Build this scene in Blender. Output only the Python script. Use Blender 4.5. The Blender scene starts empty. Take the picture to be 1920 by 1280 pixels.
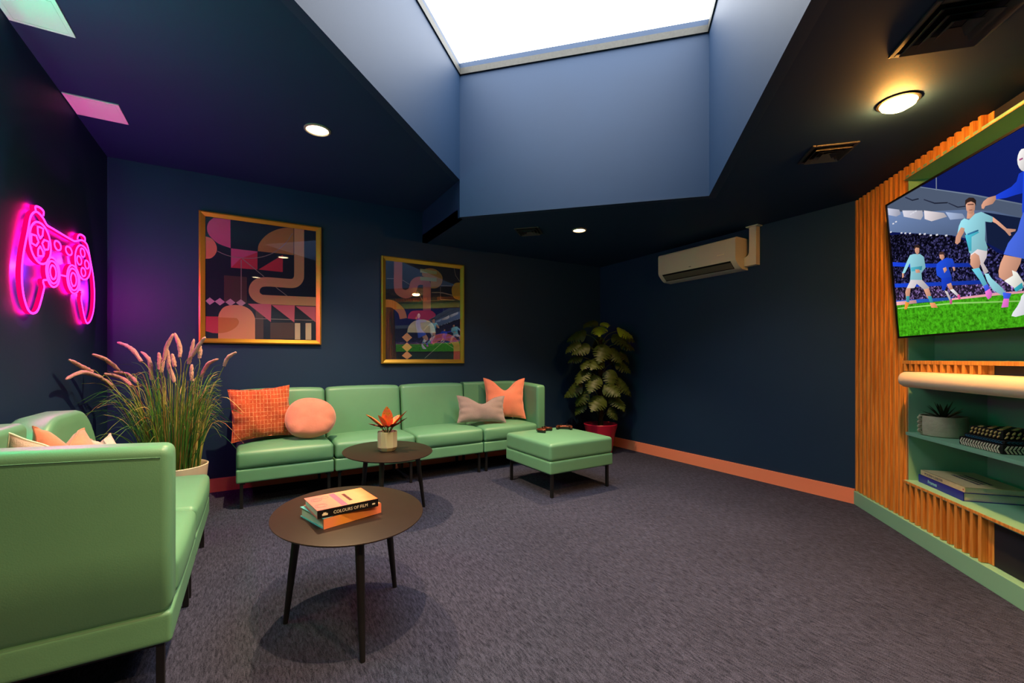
import bpy, bmesh, math, random
from mathutils import Vector, Matrix
# all light comes from the overcast sky through the skylight, the ceiling lamps, the neon and the screen
SKY = 9.8
EXPOSURE = 0.0
P_D1, P_D2, P_D3, P_D4, P_D5, P_D6 = 320, 180, 110, 230, 180, 260
AMBER = 700.0
N_CORE, N_SIDE, N_BACK, N_GLOW = 4.0, 0.95, 60.0, 8.5
G_NEON = 125.0
TV_E = 1.0
TVP=[(0,(78,90,112),[(6,869),(183,869),(342,868),(704,685),(983,538),(1550,538),(1550,482),(977,482),(822,566),(768,578),(636,634),(322,725),(6,832)]),(0,(52,70,104),[(6,832),(322,725),(636,634),(822,566),(977,482),(1550,482),(1550,295),(956,295),(768,426),(544,526),(6,696)]),(0,(20,30,60),[(768,578),(977,482),(1550,482),(1550,295),(956,295),(768,426),(772,531)]),(0,(176,178,196),[(9,853),(126,804),(137,771),(89,772),(10,807)]),(0,(190,188,200),[(155,789),(336,729),(338,697),(315,681),(164,747)]),(0,(205,196,200),[(349,725),(504,660),(524,633),(403,645),(348,675)]),(0,(150,165,195),[(516,661),(633,614),(650,585),(544,610)]),(0,(35,40,58),[(197,861),(258,821),(313,810),(316,802),(257,813),(193,855)]),(0,(35,40,58),[(358,789),(442,739),(540,707),(539,701),(441,731),(355,784)]),(0,(35,40,58),[(545,703),(607,660),(658,647),(658,642),(604,655),(542,699)]),(0,(105,118,138),[(336,869),(705,691),(984,544),(1550,544),(1550,538),(984,538),(704,684),(335,866)]),(0,(120,130,150),[(470,869),(476,868),(468,798),(460,800)]),(1,(46,44,88),[(6,675),(207,629),(544,525),(674,451),(768,419),(816,370),(956,295),(1550,295),(1550,156),(940,156),(6,213)]),(1,(110,86,140),[(8,344),(648,247),(800,240),(945,200),(1550,200),(1550,143),(938,143),(6,223)]),(0,(24,58,190),[(8,497),(292,426),(641,356),(659,332),(302,401),(7,469)]),(0,(24,60,185),[(6,355),(380,301),(728,253),(744,231),(377,279),(9,329)]),(0,(40,90,185),[(6,243),(342,213),(512,198),(509,182),(6,218)]),(0,(225,160,160),[(7,236),(205,222),(209,202),(7,212)]),(0,(215,150,160),[(499,192),(811,179),(941,166),(1550,166),(1550,156),(940,156),(809,164),(498,179)]),(2,(66,160,22),[(9,212),(509,182),(809,166),(940,157),(1550,157),(1550,6),(922,6),(6,6)]),(0,(140,200,100),[(14,194),(508,169),(937,125),(1550,125),(1550,119),(936,119),(507,160),(17,188)]),(0,(140,200,212),[(188,501),(224,500),(280,487),(311,463),(318,398),(277,374),(277,323),(164,343),(180,397),(181,454),(128,407),(97,394),(96,408),(162,478)]),(0,(70,160,180),[(184,425),(290,413),(281,391),(187,400)]),(0,(200,192,196),[(173,351),(278,332),(334,277),(289,269),(226,318),(201,296),(124,304)]),(0,(205,150,125),[(124,306),(165,301),(152,263),(142,240),(110,244),(109,284)]),(0,(60,150,165),[(113,258),(147,254),(139,216),(111,220)]),(0,(235,150,60),[(100,224),(141,213),(108,176),(83,179)]),(0,(205,150,125),[(283,274),(327,276),(341,235),(331,214),(309,217)]),(0,(60,150,165),[(311,231),(344,226),(354,187),(325,191)]),(0,(240,150,100),[(323,190),(366,185),(388,154),(334,160)]),(0,(205,150,125),[(237,538),(260,542),(281,527),(277,498),(256,487),(239,508)]),(0,(50,36,34),[(233,535),(242,549),(274,545),(288,531),(283,511),(277,524),(251,533),(235,524)]),(0,(205,150,125),[(96,408),(114,402),(111,379),(91,377)]),(0,(205,150,125),[(225,405),(262,398),(268,378),(229,383)]),(0,(32,74,205),[(413,400),(446,411),(495,417),(522,406),(535,370),(501,360),(517,305),(438,311),(404,336),(403,372)]),(0,(28,64,190),[(517,409),(538,399),(552,350),(532,352)]),(0,(24,58,180),[(438,314),(517,307),(515,278),(477,270),(455,241),(433,248)]),(0,(205,150,125),[(475,273),(508,276),(519,239),(494,239)]),(0,(215,210,215),[(494,239),(520,241),(555,205),(541,198)]),(0,(230,90,150),[(542,202),(558,207),(568,181),(552,179)]),(0,(200,190,190),[(453,243),(476,233),(496,188),(484,183)]),(0,(200,80,140),[(485,187),(505,182),(500,161),(484,163)]),(0,(205,150,125),[(441,449),(461,454),(479,440),(476,418),(458,410),(442,426)]),(0,(70,48,44),[(438,447),(446,458),(470,457),(484,442),(479,426),(472,440),(448,444)]),(0,(205,150,125),[(531,358),(546,355),(548,336),(535,335)]),(0,(205,150,125),[(458,365),(482,368),(488,350),(466,337)]),(0,(205,150,125),[(670,618),(712,604),(711,564),(660,580)]),(0,(140,200,212),[(737,283),(761,278),(777,252),(831,198),(851,169),(830,160),(777,195),(750,241)]),(0,(60,90,225),[(832,176),(879,165),(863,142),(833,146)]),(0,(225,110,200),[(833,146),(863,142),(854,104),(815,106)]),(0,(212,200,202),[(664,402),(710,415),(757,410),(768,389),(760,360),(738,335),(763,288),(736,280),(722,323),(711,348),(656,375)]),(0,(205,150,125),[(661,389),(691,397),(715,377),(720,339),(707,317),(673,319),(654,345)]),(0,(100,185,205),[(660,320),(709,318),(732,267),(750,222),(724,217),(704,257)]),(0,(70,90,225),[(724,223),(750,230),(760,205),(730,195)]),(0,(225,110,200),[(730,195),(760,205),(772,181),(764,162),(744,154),(732,172)]),(0,(140,200,212),[(645,586),(674,569),(717,587),(755,584),(819,539),(831,520),(807,516),(772,531),(768,487),(761,444),(772,403),(764,388),(709,411),(667,396),(653,409),(653,488),(637,525),(608,507),(585,515),(604,559),(623,581)]),(0,(70,175,195),[(639,500),(720,499),(731,489),(680,481),(671,412),(655,415)]),(0,(50,110,150),[(655,504),(726,505),(728,497),(657,495)]),(0,(205,150,125),[(819,539),(850,507),(888,463),(935,446),(931,438),(906,440),(908,426),(898,426),(878,455),(832,504),(816,516)]),(0,(205,150,125),[(595,529),(619,548),(641,536),(634,516),(612,498),(604,476),(581,467),(566,479),(576,509)]),(0,(205,150,125),[(664,661),(682,668),(713,657),(724,635),(718,606),(697,593),(676,600),(664,624)]),(0,(46,32,30),[(658,646),(664,674),(688,679),(717,668),(731,650),(726,621),(720,640),(700,655),(675,657)]),(0,(90,55,48),[(675,650),(714,638),(714,633),(675,645)]),(0,(140,80,75),[(682,619),(703,613),(701,610),(683,614)]),(0,(26,60,200),[(848,632),(933,639),(962,652),(977,681),(1000,683),(1041,647),(1034,584),(952,596),(904,600),(847,613)]),(0,(205,150,125),[(848,631),(847,613),(826,599),(799,601),(783,603),(772,593),(760,599),(760,615),(775,629),(804,637)]),(0,(30,66,205),[(1000,683),(1058,667),(1088,563),(1061,442),(974,455),(975,524)]),(0,(70,102,215),[(980,508),(962,480),(942,437),(888,395),(858,351),(957,308),(1036,278),(1065,480)]),(0,(205,150,125),[(861,347),(949,312),(941,291),(913,255),(895,244),(868,228),(843,232),(820,251),(821,280),(836,314)]),(0,(225,225,215),[(847,228),(897,244),(894,269),(920,254),(950,200),(935,171),(903,171),(895,188)]),(0,(50,160,175),[(895,184),(939,205),(943,180),(903,168)]),(0,(225,225,232),[(928,144),(962,170),(976,127),(946,62),(889,55),(867,61),(876,76),(903,102),(922,127)]),(0,(205,150,125),[(1050,723),(1068,728),(1087,707),(1086,668),(1070,649),(1050,660)]),(0,(60,40,34),[(1046,722),(1069,736),(1092,713),(1093,671),(1086,694),(1067,713)]),(0,(222,218,216),[(1041,714),(1037,697),(1028,684),(1017,678),(1004,680),(992,689),(983,704),(977,723),(977,743),(982,760),(991,773),(1002,779),(1015,776),(1027,767),(1036,752),(1041,733)]),(0,(170,80,130),[(986,742),(1004,741),(1005,734),(987,734)])]
PLUMES=[[(-0.915,3.465,1.145),(-0.895,3.576,1.108),(-0.869,3.692,1.069)],[(-0.915,3.415,1.032),(-0.886,3.586,1.068),(-0.841,3.763,1.028)],[(-0.873,3.711,1.178),(-0.833,3.847,1.139),(-0.795,3.955,1.07)],[(-0.85,3.745,1.033),(-0.827,3.819,1.0),(-0.807,3.879,0.952)],[(-0.792,3.905,1.261),(-0.711,3.842,1.22),(-0.649,3.805,1.13)],[(-0.841,3.823,1.052),(-0.791,3.967,1.02),(-0.721,3.933,0.964)],[(-0.825,3.968,1.061),(-0.773,4.096,1.034),(-0.715,4.062,0.976)],[(-0.689,4.016,1.2),(-0.636,3.985,1.139),(-0.62,3.975,0.997)],[(-0.577,3.941,1.195),(-0.573,3.939,1.139),(-0.573,3.939,1.073)],[(-0.469,3.738,1.321),(-0.508,3.761,1.23),(-0.524,3.771,1.139)],[(-0.472,3.82,1.329),(-0.444,3.804,1.241),(-0.44,3.801,1.157)],[(-0.502,3.772,1.212),(-0.495,3.767,1.093),(-0.463,3.749,0.989)],[(-0.347,3.653,1.284),(-0.366,3.665,1.175),(-0.378,3.672,1.112)],[(-0.279,3.596,1.297),(-0.318,3.619,1.238),(-0.357,3.642,1.166)],[(-0.313,3.644,1.248),(-0.313,3.644,1.203),(-0.317,3.646,1.153)],[(-0.214,3.768,1.148),(-0.28,3.807,1.11),(-0.325,3.833,1.019)],[(-0.102,3.676,1.196),(-0.155,3.708,1.158),(-0.18,3.722,1.096)],[(-0.375,3.832,1.11),(-0.379,3.834,1.053),(-0.375,3.832,0.987)],[(-0.55,3.934,1.158),(-0.554,3.937,1.11),(-0.563,3.941,1.053)],[(-0.476,3.735,1.184),(-0.468,3.73,1.139),(-0.46,3.726,1.094)]]
random.seed(7)
SC = bpy.context.scene
COL = SC.collection
S = 2 ** -.5
R = math.radians
TAU = 2 * math.pi

# ---------------------------------------------------------------- materials
def lin(c):
    def f(v):
        v /= 255.0
        return v / 12.92 if v <= .04045 else ((v + .055) / 1.055) ** 2.4
    return (f(c[0]), f(c[1]), f(c[2]), 1.0)

MATS = {}
def mat(name, col, rough=.5, spec=.5, metal=0.0, bump=None, var=None, coat=0.0, sheen=0.0, coords='Object'):
    """Principled surface; var=(scale, amount) mottles the colour, bump=(scale, strength) grains it."""
    m = bpy.data.materials.new(name); m.use_nodes = True
    nt = m.node_tree; b = nt.nodes['Principled BSDF']
    b.inputs['Base Color'].default_value = lin(col)
    b.inputs['Roughness'].default_value = rough
    b.inputs['Specular IOR Level'].default_value = spec
    b.inputs['Metallic'].default_value = metal
    b.inputs['Coat Weight'].default_value = coat
    b.inputs['Sheen Weight'].default_value = sheen
    tc = nt.nodes.new('ShaderNodeTexCoord')
    if var:
        n = nt.nodes.new('ShaderNodeTexNoise'); n.inputs['Scale'].default_value = var[0]; n.inputs['Detail'].default_value = 4
        nt.links.new(tc.outputs[coords], n.inputs['Vector'])
        r = nt.nodes.new('ShaderNodeMapRange'); r.inputs['From Min'].default_value = .25; r.inputs['From Max'].default_value = .75
        r.inputs['To Min'].default_value = 1 - var[1]; r.inputs['To Max'].default_value = 1 + var[1]
        nt.links.new(n.outputs['Fac'], r.inputs['Value'])
        mx = nt.nodes.new('ShaderNodeMix'); mx.data_type = 'RGBA'; mx.blend_type = 'MULTIPLY'
        mx.inputs['Factor'].default_value = 1; mx.inputs[6].default_value = lin(col)
        nt.links.new(r.outputs['Result'], mx.inputs[7]); nt.links.new(mx.outputs[2], b.inputs['Base Color'])
    if bump:
        n = nt.nodes.new('ShaderNodeTexNoise'); n.inputs['Scale'].default_value = bump[0]; n.inputs['Detail'].default_value = 3
        nt.links.new(tc.outputs[coords], n.inputs['Vector'])
        bp = nt.nodes.new('ShaderNodeBump'); bp.inputs['Strength'].default_value = bump[1]; bp.inputs['Distance'].default_value = .01
        nt.links.new(n.outputs['Fac'], bp.inputs['Height']); nt.links.new(bp.outputs['Normal'], b.inputs['Normal'])
    MATS[name] = m
    return m

def emit(name, col, strength):
    m = bpy.data.materials.new(name); m.use_nodes = True
    nt = m.node_tree; nt.nodes.remove(nt.nodes['Principled BSDF'])
    e = nt.nodes.new('ShaderNodeEmission'); e.inputs['Color'].default_value = lin(col); e.inputs['Strength'].default_value = strength
    nt.links.new(e.outputs[0], nt.nodes['Material Output'].inputs[0])
    return m

def screen_mat(name, mode, strength):
    """what a lit display shows: its picture colour, broken up by a speckle for crowd and turf"""
    m = bpy.data.materials.new(name); m.use_nodes = True
    nt = m.node_tree; nt.nodes.remove(nt.nodes['Principled BSDF'])
    e = nt.nodes.new('ShaderNodeEmission'); e.inputs['Strength'].default_value = strength
    a = nt.nodes.new('ShaderNodeAttribute'); a.attribute_name = 'Col'
    if mode == 0:
        nt.links.new(a.outputs['Color'], e.inputs['Color'])
    else:
        tc = nt.nodes.new('ShaderNodeTexCoord')
        if mode == 1:
            v = nt.nodes.new('ShaderNodeTexVoronoi'); v.inputs['Scale'].default_value = 110
            nt.links.new(tc.outputs['Object'], v.inputs['Vector'])
            mx = nt.nodes.new('ShaderNodeMix'); mx.data_type = 'RGBA'; mx.blend_type = 'MULTIPLY'; mx.inputs['Factor'].default_value = 1
            sp = nt.nodes.new('ShaderNodeSeparateColor'); nt.links.new(v.outputs['Color'], sp.inputs[0])
            pw = nt.nodes.new('ShaderNodeMath'); pw.operation = 'POWER'; pw.inputs[1].default_value = 5.0
            nt.links.new(sp.outputs[0], pw.inputs[0])
            sc = nt.nodes.new('ShaderNodeMath'); sc.operation = 'MULTIPLY_ADD'; sc.inputs[1].default_value = 6.0; sc.inputs[2].default_value = .16
            nt.links.new(pw.outputs[0], sc.inputs[0])
            nt.links.new(a.outputs['Color'], mx.inputs[6]); nt.links.new(sc.outputs[0], mx.inputs[7])
            nt.links.new(mx.outputs[2], e.inputs['Color'])
        else:
            n = nt.nodes.new('ShaderNodeTexNoise'); n.inputs['Scale'].default_value = 38; n.inputs['Detail'].default_value = 8; n.inputs['Roughness'].default_value = .75
            nt.links.new(tc.outputs['Object'], n.inputs['Vector'])
            r = nt.nodes.new('ShaderNodeMapRange'); r.inputs['From Min'].default_value = .35; r.inputs['From Max'].default_value = .7
            r.inputs['To Min'].default_value = .25; r.inputs['To Max'].default_value = 2.0
            nt.links.new(n.outputs['Fac'], r.inputs['Value'])
            mx = nt.nodes.new('ShaderNodeMix'); mx.data_type = 'RGBA'; mx.blend_type = 'MULTIPLY'; mx.inputs['Factor'].default_value = 1
            nt.links.new(a.outputs['Color'], mx.inputs[6]); nt.links.new(r.outputs[0], mx.inputs[7])
            nt.links.new(mx.outputs[2], e.inputs['Color'])
    nt.links.new(e.outputs[0], nt.nodes['Material Output'].inputs[0])
    return m

def thin_glass(name, gloss, tint=(1, 1, 1, 1), rough=.03):
    m = bpy.data.materials.new(name); m.use_nodes = True
    nt = m.node_tree; nt.nodes.remove(nt.nodes['Principled BSDF'])
    t = nt.nodes.new('ShaderNodeBsdfTransparent'); t.inputs[0].default_value = tint
    g = nt.nodes.new('ShaderNodeBsdfGlossy'); g.inputs['Roughness'].default_value = rough
    x = nt.nodes.new('ShaderNodeMixShader'); x.inputs[0].default_value = gloss
    nt.links.new(t.outputs[0], x.inputs[1]); nt.links.new(g.outputs[0], x.inputs[2])
    nt.links.new(x.outputs[0], nt.nodes['Material Output'].inputs[0])
    return m

# ---------------------------------------------------------------- mesh builder
class MB:
    def __init__(s): s.v = []; s.f = []; s.m = []; s.c = []
    def add(s, vs, fs, mi=0, col=None):
        o = len(s.v); s.v += [tuple(p) for p in vs]
        for f in fs: s.f.append(tuple(i + o for i in f)); s.m.append(mi); s.c.append(col)
        return s
    def box(s, x0, x1, y0, y1, z0, z1, mi=0):
        v = [(x, y, z) for z in (z0, z1) for y in (y0, y1) for x in (x0, x1)]
        return s.add(v, [(0, 2, 3, 1), (4, 5, 7, 6), (0, 1, 5, 4), (2, 6, 7, 3), (0, 4, 6, 2), (1, 3, 7, 5)], mi)
    def prism(s, poly, a, b, fn=lambda p, h: (p[0], p[1], h), mi=0):
        n = len(poly)
        v = [fn(p, a) for p in poly] + [fn(p, b) for p in poly]
        f = [tuple(range(n)), tuple(range(n, 2 * n))] + [(i, (i + 1) % n, n + (i + 1) % n, n + i) for i in range(n)]
        return s.add(v, f, mi)
    def rbox(s, c, size, r, fn=None, k=3, n=6, mi=0):
        """box with rounded edges; fn bends the result (local point -> local point)"""
        h = [q / 2 for q in size]
        def ax(hh):
            rr = min(r, hh * .98); inner = hh - rr
            e = [rr * math.tan(math.pi / 4 * i / k) for i in range(k + 1)]
            lo = [-inner - q for q in reversed(e)]
            mid = [-inner + 2 * inner * i / n for i in range(1, n)]
            return lo + mid + [-q for q in reversed(lo)]
        A = [ax(q) for q in h]
        idx = {}; vs = []; fs = []
        def vert(i, j, l):
            key = (i, j, l)
            if key not in idx:
                q = (A[0][i], A[1][j], A[2][l]); inn = []; d = []
                for t in range(3):
                    lim = h[t] - min(r, h[t] * .98)
                    w = max(-lim, min(lim, q[t])); inn.append(w); d.append(q[t] - w)
                L = math.sqrt(sum(w * w for w in d))
                p = [inn[t] + (d[t] / L * min(r, h[t] * .98) if L > 1e-9 else 0) for t in range(3)]
                if fn: p = fn(*p)
                idx[key] = len(vs); vs.append((p[0] + c[0], p[1] + c[1], p[2] + c[2]))
            return idx[key]
        N = [len(a) - 1 for a in A]
        for a, b, t in ((0, 1, 2), (0, 2, 1), (1, 2, 0)):
            for e in (0, N[t]):
                for i in range(N[a]):
                    for j in range(N[b]):
                        q = []
                        for di, dj in ((0, 0), (1, 0), (1, 1), (0, 1)):
                            k3 = [0, 0, 0]; k3[a] = i + di; k3[b] = j + dj; k3[t] = e; q.append(vert(*k3))
                        fs.append(tuple(q))
        return s.add(vs, fs, mi)
    def tube(s, pts, rad, seg=8, mi=0, cap=True, jit=0):
        pts = [Vector(p) for p in pts]; n = len(pts)
        if not hasattr(rad, '__len__'): rad = [rad] * n
        vs = []; ref = None
        for i, p in enumerate(pts):
            t = (pts[min(i + 1, n - 1)] - pts[max(i - 1, 0)]).normalized()
            if ref is None:
                ref = t.orthogonal().normalized()
            ref = (ref - t * ref.dot(t)).normalized(); b = t.cross(ref)
            for k in range(seg):
                a = TAU * k / seg; rr = rad[i] * (1 + (random.uniform(-jit, jit) if jit else 0))
                vs.append(p + ref * math.cos(a) * rr + b * math.sin(a) * rr)
        fs = [(i * seg + k, i * seg + (k + 1) % seg, (i + 1) * seg + (k + 1) % seg, (i + 1) * seg + k) for i in range(n - 1) for k in range(seg)]
        if cap: fs += [tuple(range(seg)), tuple(range((n - 1) * seg, n * seg))]
        return s.add(vs, fs, mi)
    def lathe(s, prof, seg=32, c=(0, 0, 0), sx=1, sy=1, mi=0, ph=0):
        vs = []; n = len(prof)
        for r, z in prof:
            for k in range(seg):
                a = TAU * (k + ph) / seg; vs.append((c[0] + r * sx * math.cos(a), c[1] + r * sy * math.sin(a), c[2] + z))
        fs = [(i * seg + k, i * seg + (k + 1) % seg, (i + 1) * seg + (k + 1) % seg, (i + 1) * seg + k) for i in range(n - 1) for k in range(seg)]
        if prof[0][0] > 1e-5: fs.append(tuple(range(seg)))
        if prof[-1][0] > 1e-5: fs.append(tuple(range((n - 1) * seg, n * seg)))
        return s.add(vs, fs, mi)
    def build(s, name, m, parent=None, smooth=False, angle=40, recalc=True, bevel=0, weld=False):
        me = bpy.data.meshes.new(name); me.from_pydata(s.v, [], s.f)
        ms = m if isinstance(m, (list, tuple)) else [m]
        for q in ms: me.materials.append(q)
        me.polygons.foreach_set('material_index', s.m)
        if any(c is not None for c in s.c):
            at = me.color_attributes.new('Col', 'FLOAT_COLOR', 'CORNER'); k = 0
            for p, c in zip(me.polygons, s.c):
                for j in range(len(p.vertices)):
                    at.data[k].color = lin(c[j] if isinstance(c[0], (tuple, list)) else c); k += 1
        if recalc or weld:
            b = bmesh.new(); b.from_mesh(me)
            if weld: bmesh.ops.remove_doubles(b, verts=b.verts, dist=1e-5)
            if recalc: bmesh.ops.recalc_face_normals(b, faces=b.faces)
            b.to_mesh(me); b.free()
        if smooth:
            me.polygons.foreach_set('use_smooth', [True] * len(me.polygons))
            me.set_sharp_from_angle(angle=R(angle))
        o = bpy.data.objects.new(name, me); COL.objects.link(o)
        if parent: o.parent = parent
        if bevel:
            bm = o.modifiers.new('soft edge', 'BEVEL'); bm.width = bevel; bm.segments = 2; bm.limit_method = 'ANGLE'; bm.angle_limit = R(40)
        return o

def thing(name, label, cat, loc=(0, 0, 0), rz=0, group=None, rx=0):
    o = bpy.data.objects.new(name, None); COL.objects.link(o); o.empty_display_size = .1
    o.location = loc; o.rotation_euler = (R(rx), 0, R(rz)); o['label'] = label; o['category'] = cat
    if group: o['group'] = group
    return o
def tag(o, label, cat, group=None, loc=None, rot=None):
    o['label'] = label; o['category'] = cat
    if group: o['group'] = group
    if loc: o.location = loc
    if rot: o.rotation_euler = rot
    return o
def struct(o, label, cat):
    o['kind'] = 'structure'; o['label'] = label; o['category'] = cat; return o
def dup(root, loc, rz, label):
    r = root.copy(); COL.objects.link(r); r.location = loc; r.rotation_euler = (root.rotation_euler.x, 0, R(rz)); r['label'] = label
    for ch in list(root.children):
        c = ch.copy(); COL.objects.link(c); c.parent = r
        for g in list(ch.children):
            d = g.copy(); COL.objects.link(d); d.parent = c
    return r
def crm(pts, n=6, closed=False):
    """smooth curve through points"""
    P = [Vector(p) for p in pts]; L = len(P); out = []
    rng = range(L) if closed else range(L - 1)
    for i in rng:
        a, b, c, d = (P[(i - 1) % L], P[i], P[(i + 1) % L], P[(i + 2) % L]) if closed else (P[max(i - 1, 0)], P[i], P[i + 1], P[min(i + 2, L - 1)])
        for k in range(n):
            t = k / n
            out.append(.5 * ((2 * b) + (c - a) * t + (2 * a - 5 * b + 4 * c - d) * t * t + (3 * b - a - 3 * c + d) * t ** 3))
    if not closed: out.append(P[-1])
    return out
def text_mesh(name, body, size, m, parent, loc, rot, ext=.0003, sx=1.0):
    cu = bpy.data.curves.new(name, 'FONT'); cu.body = body; cu.size = size; cu.extrude = ext; cu.align_x = 'LEFT'; cu.resolution_u = 2
    t = bpy.data.objects.new(name, cu); COL.objects.link(t)
    dg = bpy.context.evaluated_depsgraph_get()
    me = bpy.data.meshes.new_from_object(t.evaluated_get(dg)); bpy.data.objects.remove(t)
    me.materials.clear(); me.materials.append(m)
    o = bpy.data.objects.new(name, me); COL.objects.link(o); o.parent = parent; o.location = loc; o.rotation_euler = rot; o.scale = (sx, 1, 1)
    return o

NAVY = (11, 44, 76)
m_wall = mat('navy_wall_paint', NAVY, .6, .4, bump=(180, .03), var=(3, .04))
m_ceil = mat('navy_ceiling_paint', NAVY, .75, .3, var=(3, .03))
m_coral = mat('coral_gloss_paint', (234, 140, 108), .4, .5)
m_greyband = mat('grey_metal_edging', (60, 60, 56), .6, .4, var=(60, .2))
m_leather = mat('mint_leather', (98, 152, 118), .42, .5, bump=(220, .06), var=(4, .05))
m_black = mat('black_metal', (14, 14, 15), .45, .5)
m_tabletop = mat('dark_bronze_tabletop', (40, 28, 21), .45, .25, var=(25, .08))
m_mint = mat('mint_cabinet_paint', (132, 184, 154), .5, .4)
m_cream = mat('cream_lacquer', (232, 205, 178), .45, .5)
m_gold = mat('brushed_gold_frame', (214, 160, 58), .33, .5, metal=.75, bump=(300, .02))
m_white = mat('white_plastic', (205, 200, 186), .4, .5)
m_grey = mat('grey_plastic', (90, 88, 80), .5, .4)
m_darkslot = mat('dark_slot', (12, 12, 13), .7, .2)
m_paper = mat('book_pages', (222, 214, 196), .9, .2, var=(300, .08))
m_soil = mat('potting_soil', (30, 22, 18), .95, .1, var=(60, .3), bump=(90, .6))

# oak slats: grain stretched along the height
def wood():
    m = mat('oak_slats', (196, 126, 52), .48, .4)
    nt = m.node_tree; b = nt.nodes['Principled BSDF']
    tc = nt.nodes.new('ShaderNodeTexCoord'); mp = nt.nodes.new('ShaderNodeMapping'); mp.inputs['Scale'].default_value = (40, 40, 1.6)
    n = nt.nodes.new('ShaderNodeTexNoise'); n.inputs['Scale'].default_value = 2.2; n.inputs['Detail'].default_value = 6; n.inputs['Distortion'].default_value = .6
    cr = nt.nodes.new('ShaderNodeValToRGB')
    cr.color_ramp.elements[0].position = .3; cr.color_ramp.elements[0].color = lin((182, 108, 40))
    cr.color_ramp.elements[1].position = .72; cr.color_ramp.elements[1].color = lin((238, 166, 82))
    nt.links.new(tc.outputs['Object'], mp.inputs[0]); nt.links.new(mp.outputs[0], n.inputs['Vector'])
    nt.links.new(n.outputs['Fac'], cr.inputs[0]); nt.links.new(cr.outputs[0], b.inputs['Base Color'])
    return m
m_oak = wood()

# ribbed loop carpet
def carpet():
    m = mat('ribbed_loop_carpet', (70, 64, 72), .95, .1)
    nt = m.node_tree; b = nt.nodes['Principled BSDF']
    tc = nt.nodes.new('ShaderNodeTexCoord')
    mp = nt.nodes.new('ShaderNodeMapping'); mp.inputs['Rotation'].default_value = (0, 0, R(-12)); mp.inputs['Scale'].default_value = (120, 26, 1)
    n1 = nt.nodes.new('ShaderNodeTexNoise'); n1.inputs['Scale'].default_value = 1; n1.inputs['Detail'].default_value = 3; n1.inputs['Distortion'].default_value = .8
    n2 = nt.nodes.new('ShaderNodeTexNoise'); n2.inputs['Scale'].default_value = 260; n2.inputs['Detail'].default_value = 2
    n3 = nt.nodes.new('ShaderNodeTexNoise'); n3.inputs['Scale'].default_value = 1.6; n3.inputs['Detail'].default_value = 4
    nt.links.new(tc.outputs['Object'], mp.inputs[0]); nt.links.new(mp.outputs[0], n1.inputs['Vector'])
    nt.links.new(tc.outputs['Object'], n2.inputs['Vector']); nt.links.new(tc.outputs['Object'], n3.inputs['Vector'])
    ad = nt.nodes.new('ShaderNodeMath'); ad.operation = 'ADD'; nt.links.new(n1.outputs['Fac'], ad.inputs[0]); nt.links.new(n2.outputs['Fac'], ad.inputs[1])
    cr = nt.nodes.new('ShaderNodeValToRGB')
    cr.color_ramp.elements[0].position = .36; cr.color_ramp.elements[0].color = lin((25, 27, 40))
    cr.color_ramp.elements[1].position = .64; cr.color_ramp.elements[1].color = lin((71, 74, 97))
    hf = nt.nodes.new('ShaderNodeMath'); hf.operation = 'MULTIPLY'; hf.inputs[1].default_value = .5; nt.links.new(ad.outputs[0], hf.inputs[0])
    nt.links.new(hf.outputs[0], cr.inputs[0])
    mx = nt.nodes.new('ShaderNodeMix'); mx.data_type = 'RGBA'; mx.blend_type = 'MULTIPLY'; mx.inputs['Factor'].default_value = .5
    nt.links.new(cr.outputs[0], mx.inputs[6]); nt.links.new(n3.outputs['Color'], mx.inputs[7])
    mr = nt.nodes.new('ShaderNodeMapRange'); mr.inputs['To Min'].default_value = .75; mr.inputs['To Max'].default_value = 1.25
    nt.links.new(n3.outputs['Fac'], mr.inputs['Value']); nt.links.new(mr.outputs[0], mx.inputs[7]); mx.inputs['Factor'].default_value = 1
    nt.links.new(mx.outputs[2], b.inputs['Base Color'])
    bp = nt.nodes.new('ShaderNodeBump'); bp.inputs['Strength'].default_value = .6; bp.inputs['Distance'].default_value = .006
    nt.links.new(hf.outputs[0], bp.inputs['Height']); nt.links.new(bp.outputs[0], b.inputs['Normal'])
    return m
m_carpet = carpet()

# ---------------------------------------------------------------- room shell
XL, XR, YB = -.985, 4.105, 4.56          # left, right and picture walls
HLO, HHI, HSKY = 2.40, 2.73, 3.70         # low ceiling, high ceiling, top of the skylight well
KA = (1.571, 3.564); KB = (3.0135, 2.1215); LW = 2.04
KD = (KA[0] - LW * S, KA[1] - LW * S); KC = (KB[0] - LW * S, KB[1] - LW * S)
def wbox(name, x0, x1, y0, y1, z0, z1, label, m=None):
    return struct(MB().box(x0, x1, y0, y1, z0, z1).build(name, m or m_wall), label, name.split('_')[0])
wbox('floor', -1.2, 4.6, -1.6, 4.8, -.08, 0, 'grey purple ribbed carpet floor of the room', m_carpet)
wbox('wall_left', XL - .1, XL, -1.5, 4.66, 0, 2.85, 'navy wall behind the pink neon sign')
wbox('wall_back', XL - .1, XR + .1, YB, YB + .1, 0, 2.85, 'navy wall with the two gold framed prints')
wbox('wall_right', XR, XR + .1, .8, YB + .1, 0, 2.85, 'navy wall under the white air conditioner')
wbox('wall_rear', XL - .1, 2.2, -1.5, -1.4, 0, 2.85, 'navy wall behind the camera')
def tvw(t, off, z=0): return (XR - S * t - S * off, 1.6 - S * t + S * off, z)
TVR = -135
o = MB().box(.3, 3.75, .6, .7, 0, 2.85).build('wall_media', m_wall); o.location = (XR, 1.6, 0); o.rotation_euler = (0, 0, R(TVR))
struct(o, 'navy wall behind the oak slatted media unit', 'wall')
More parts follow.
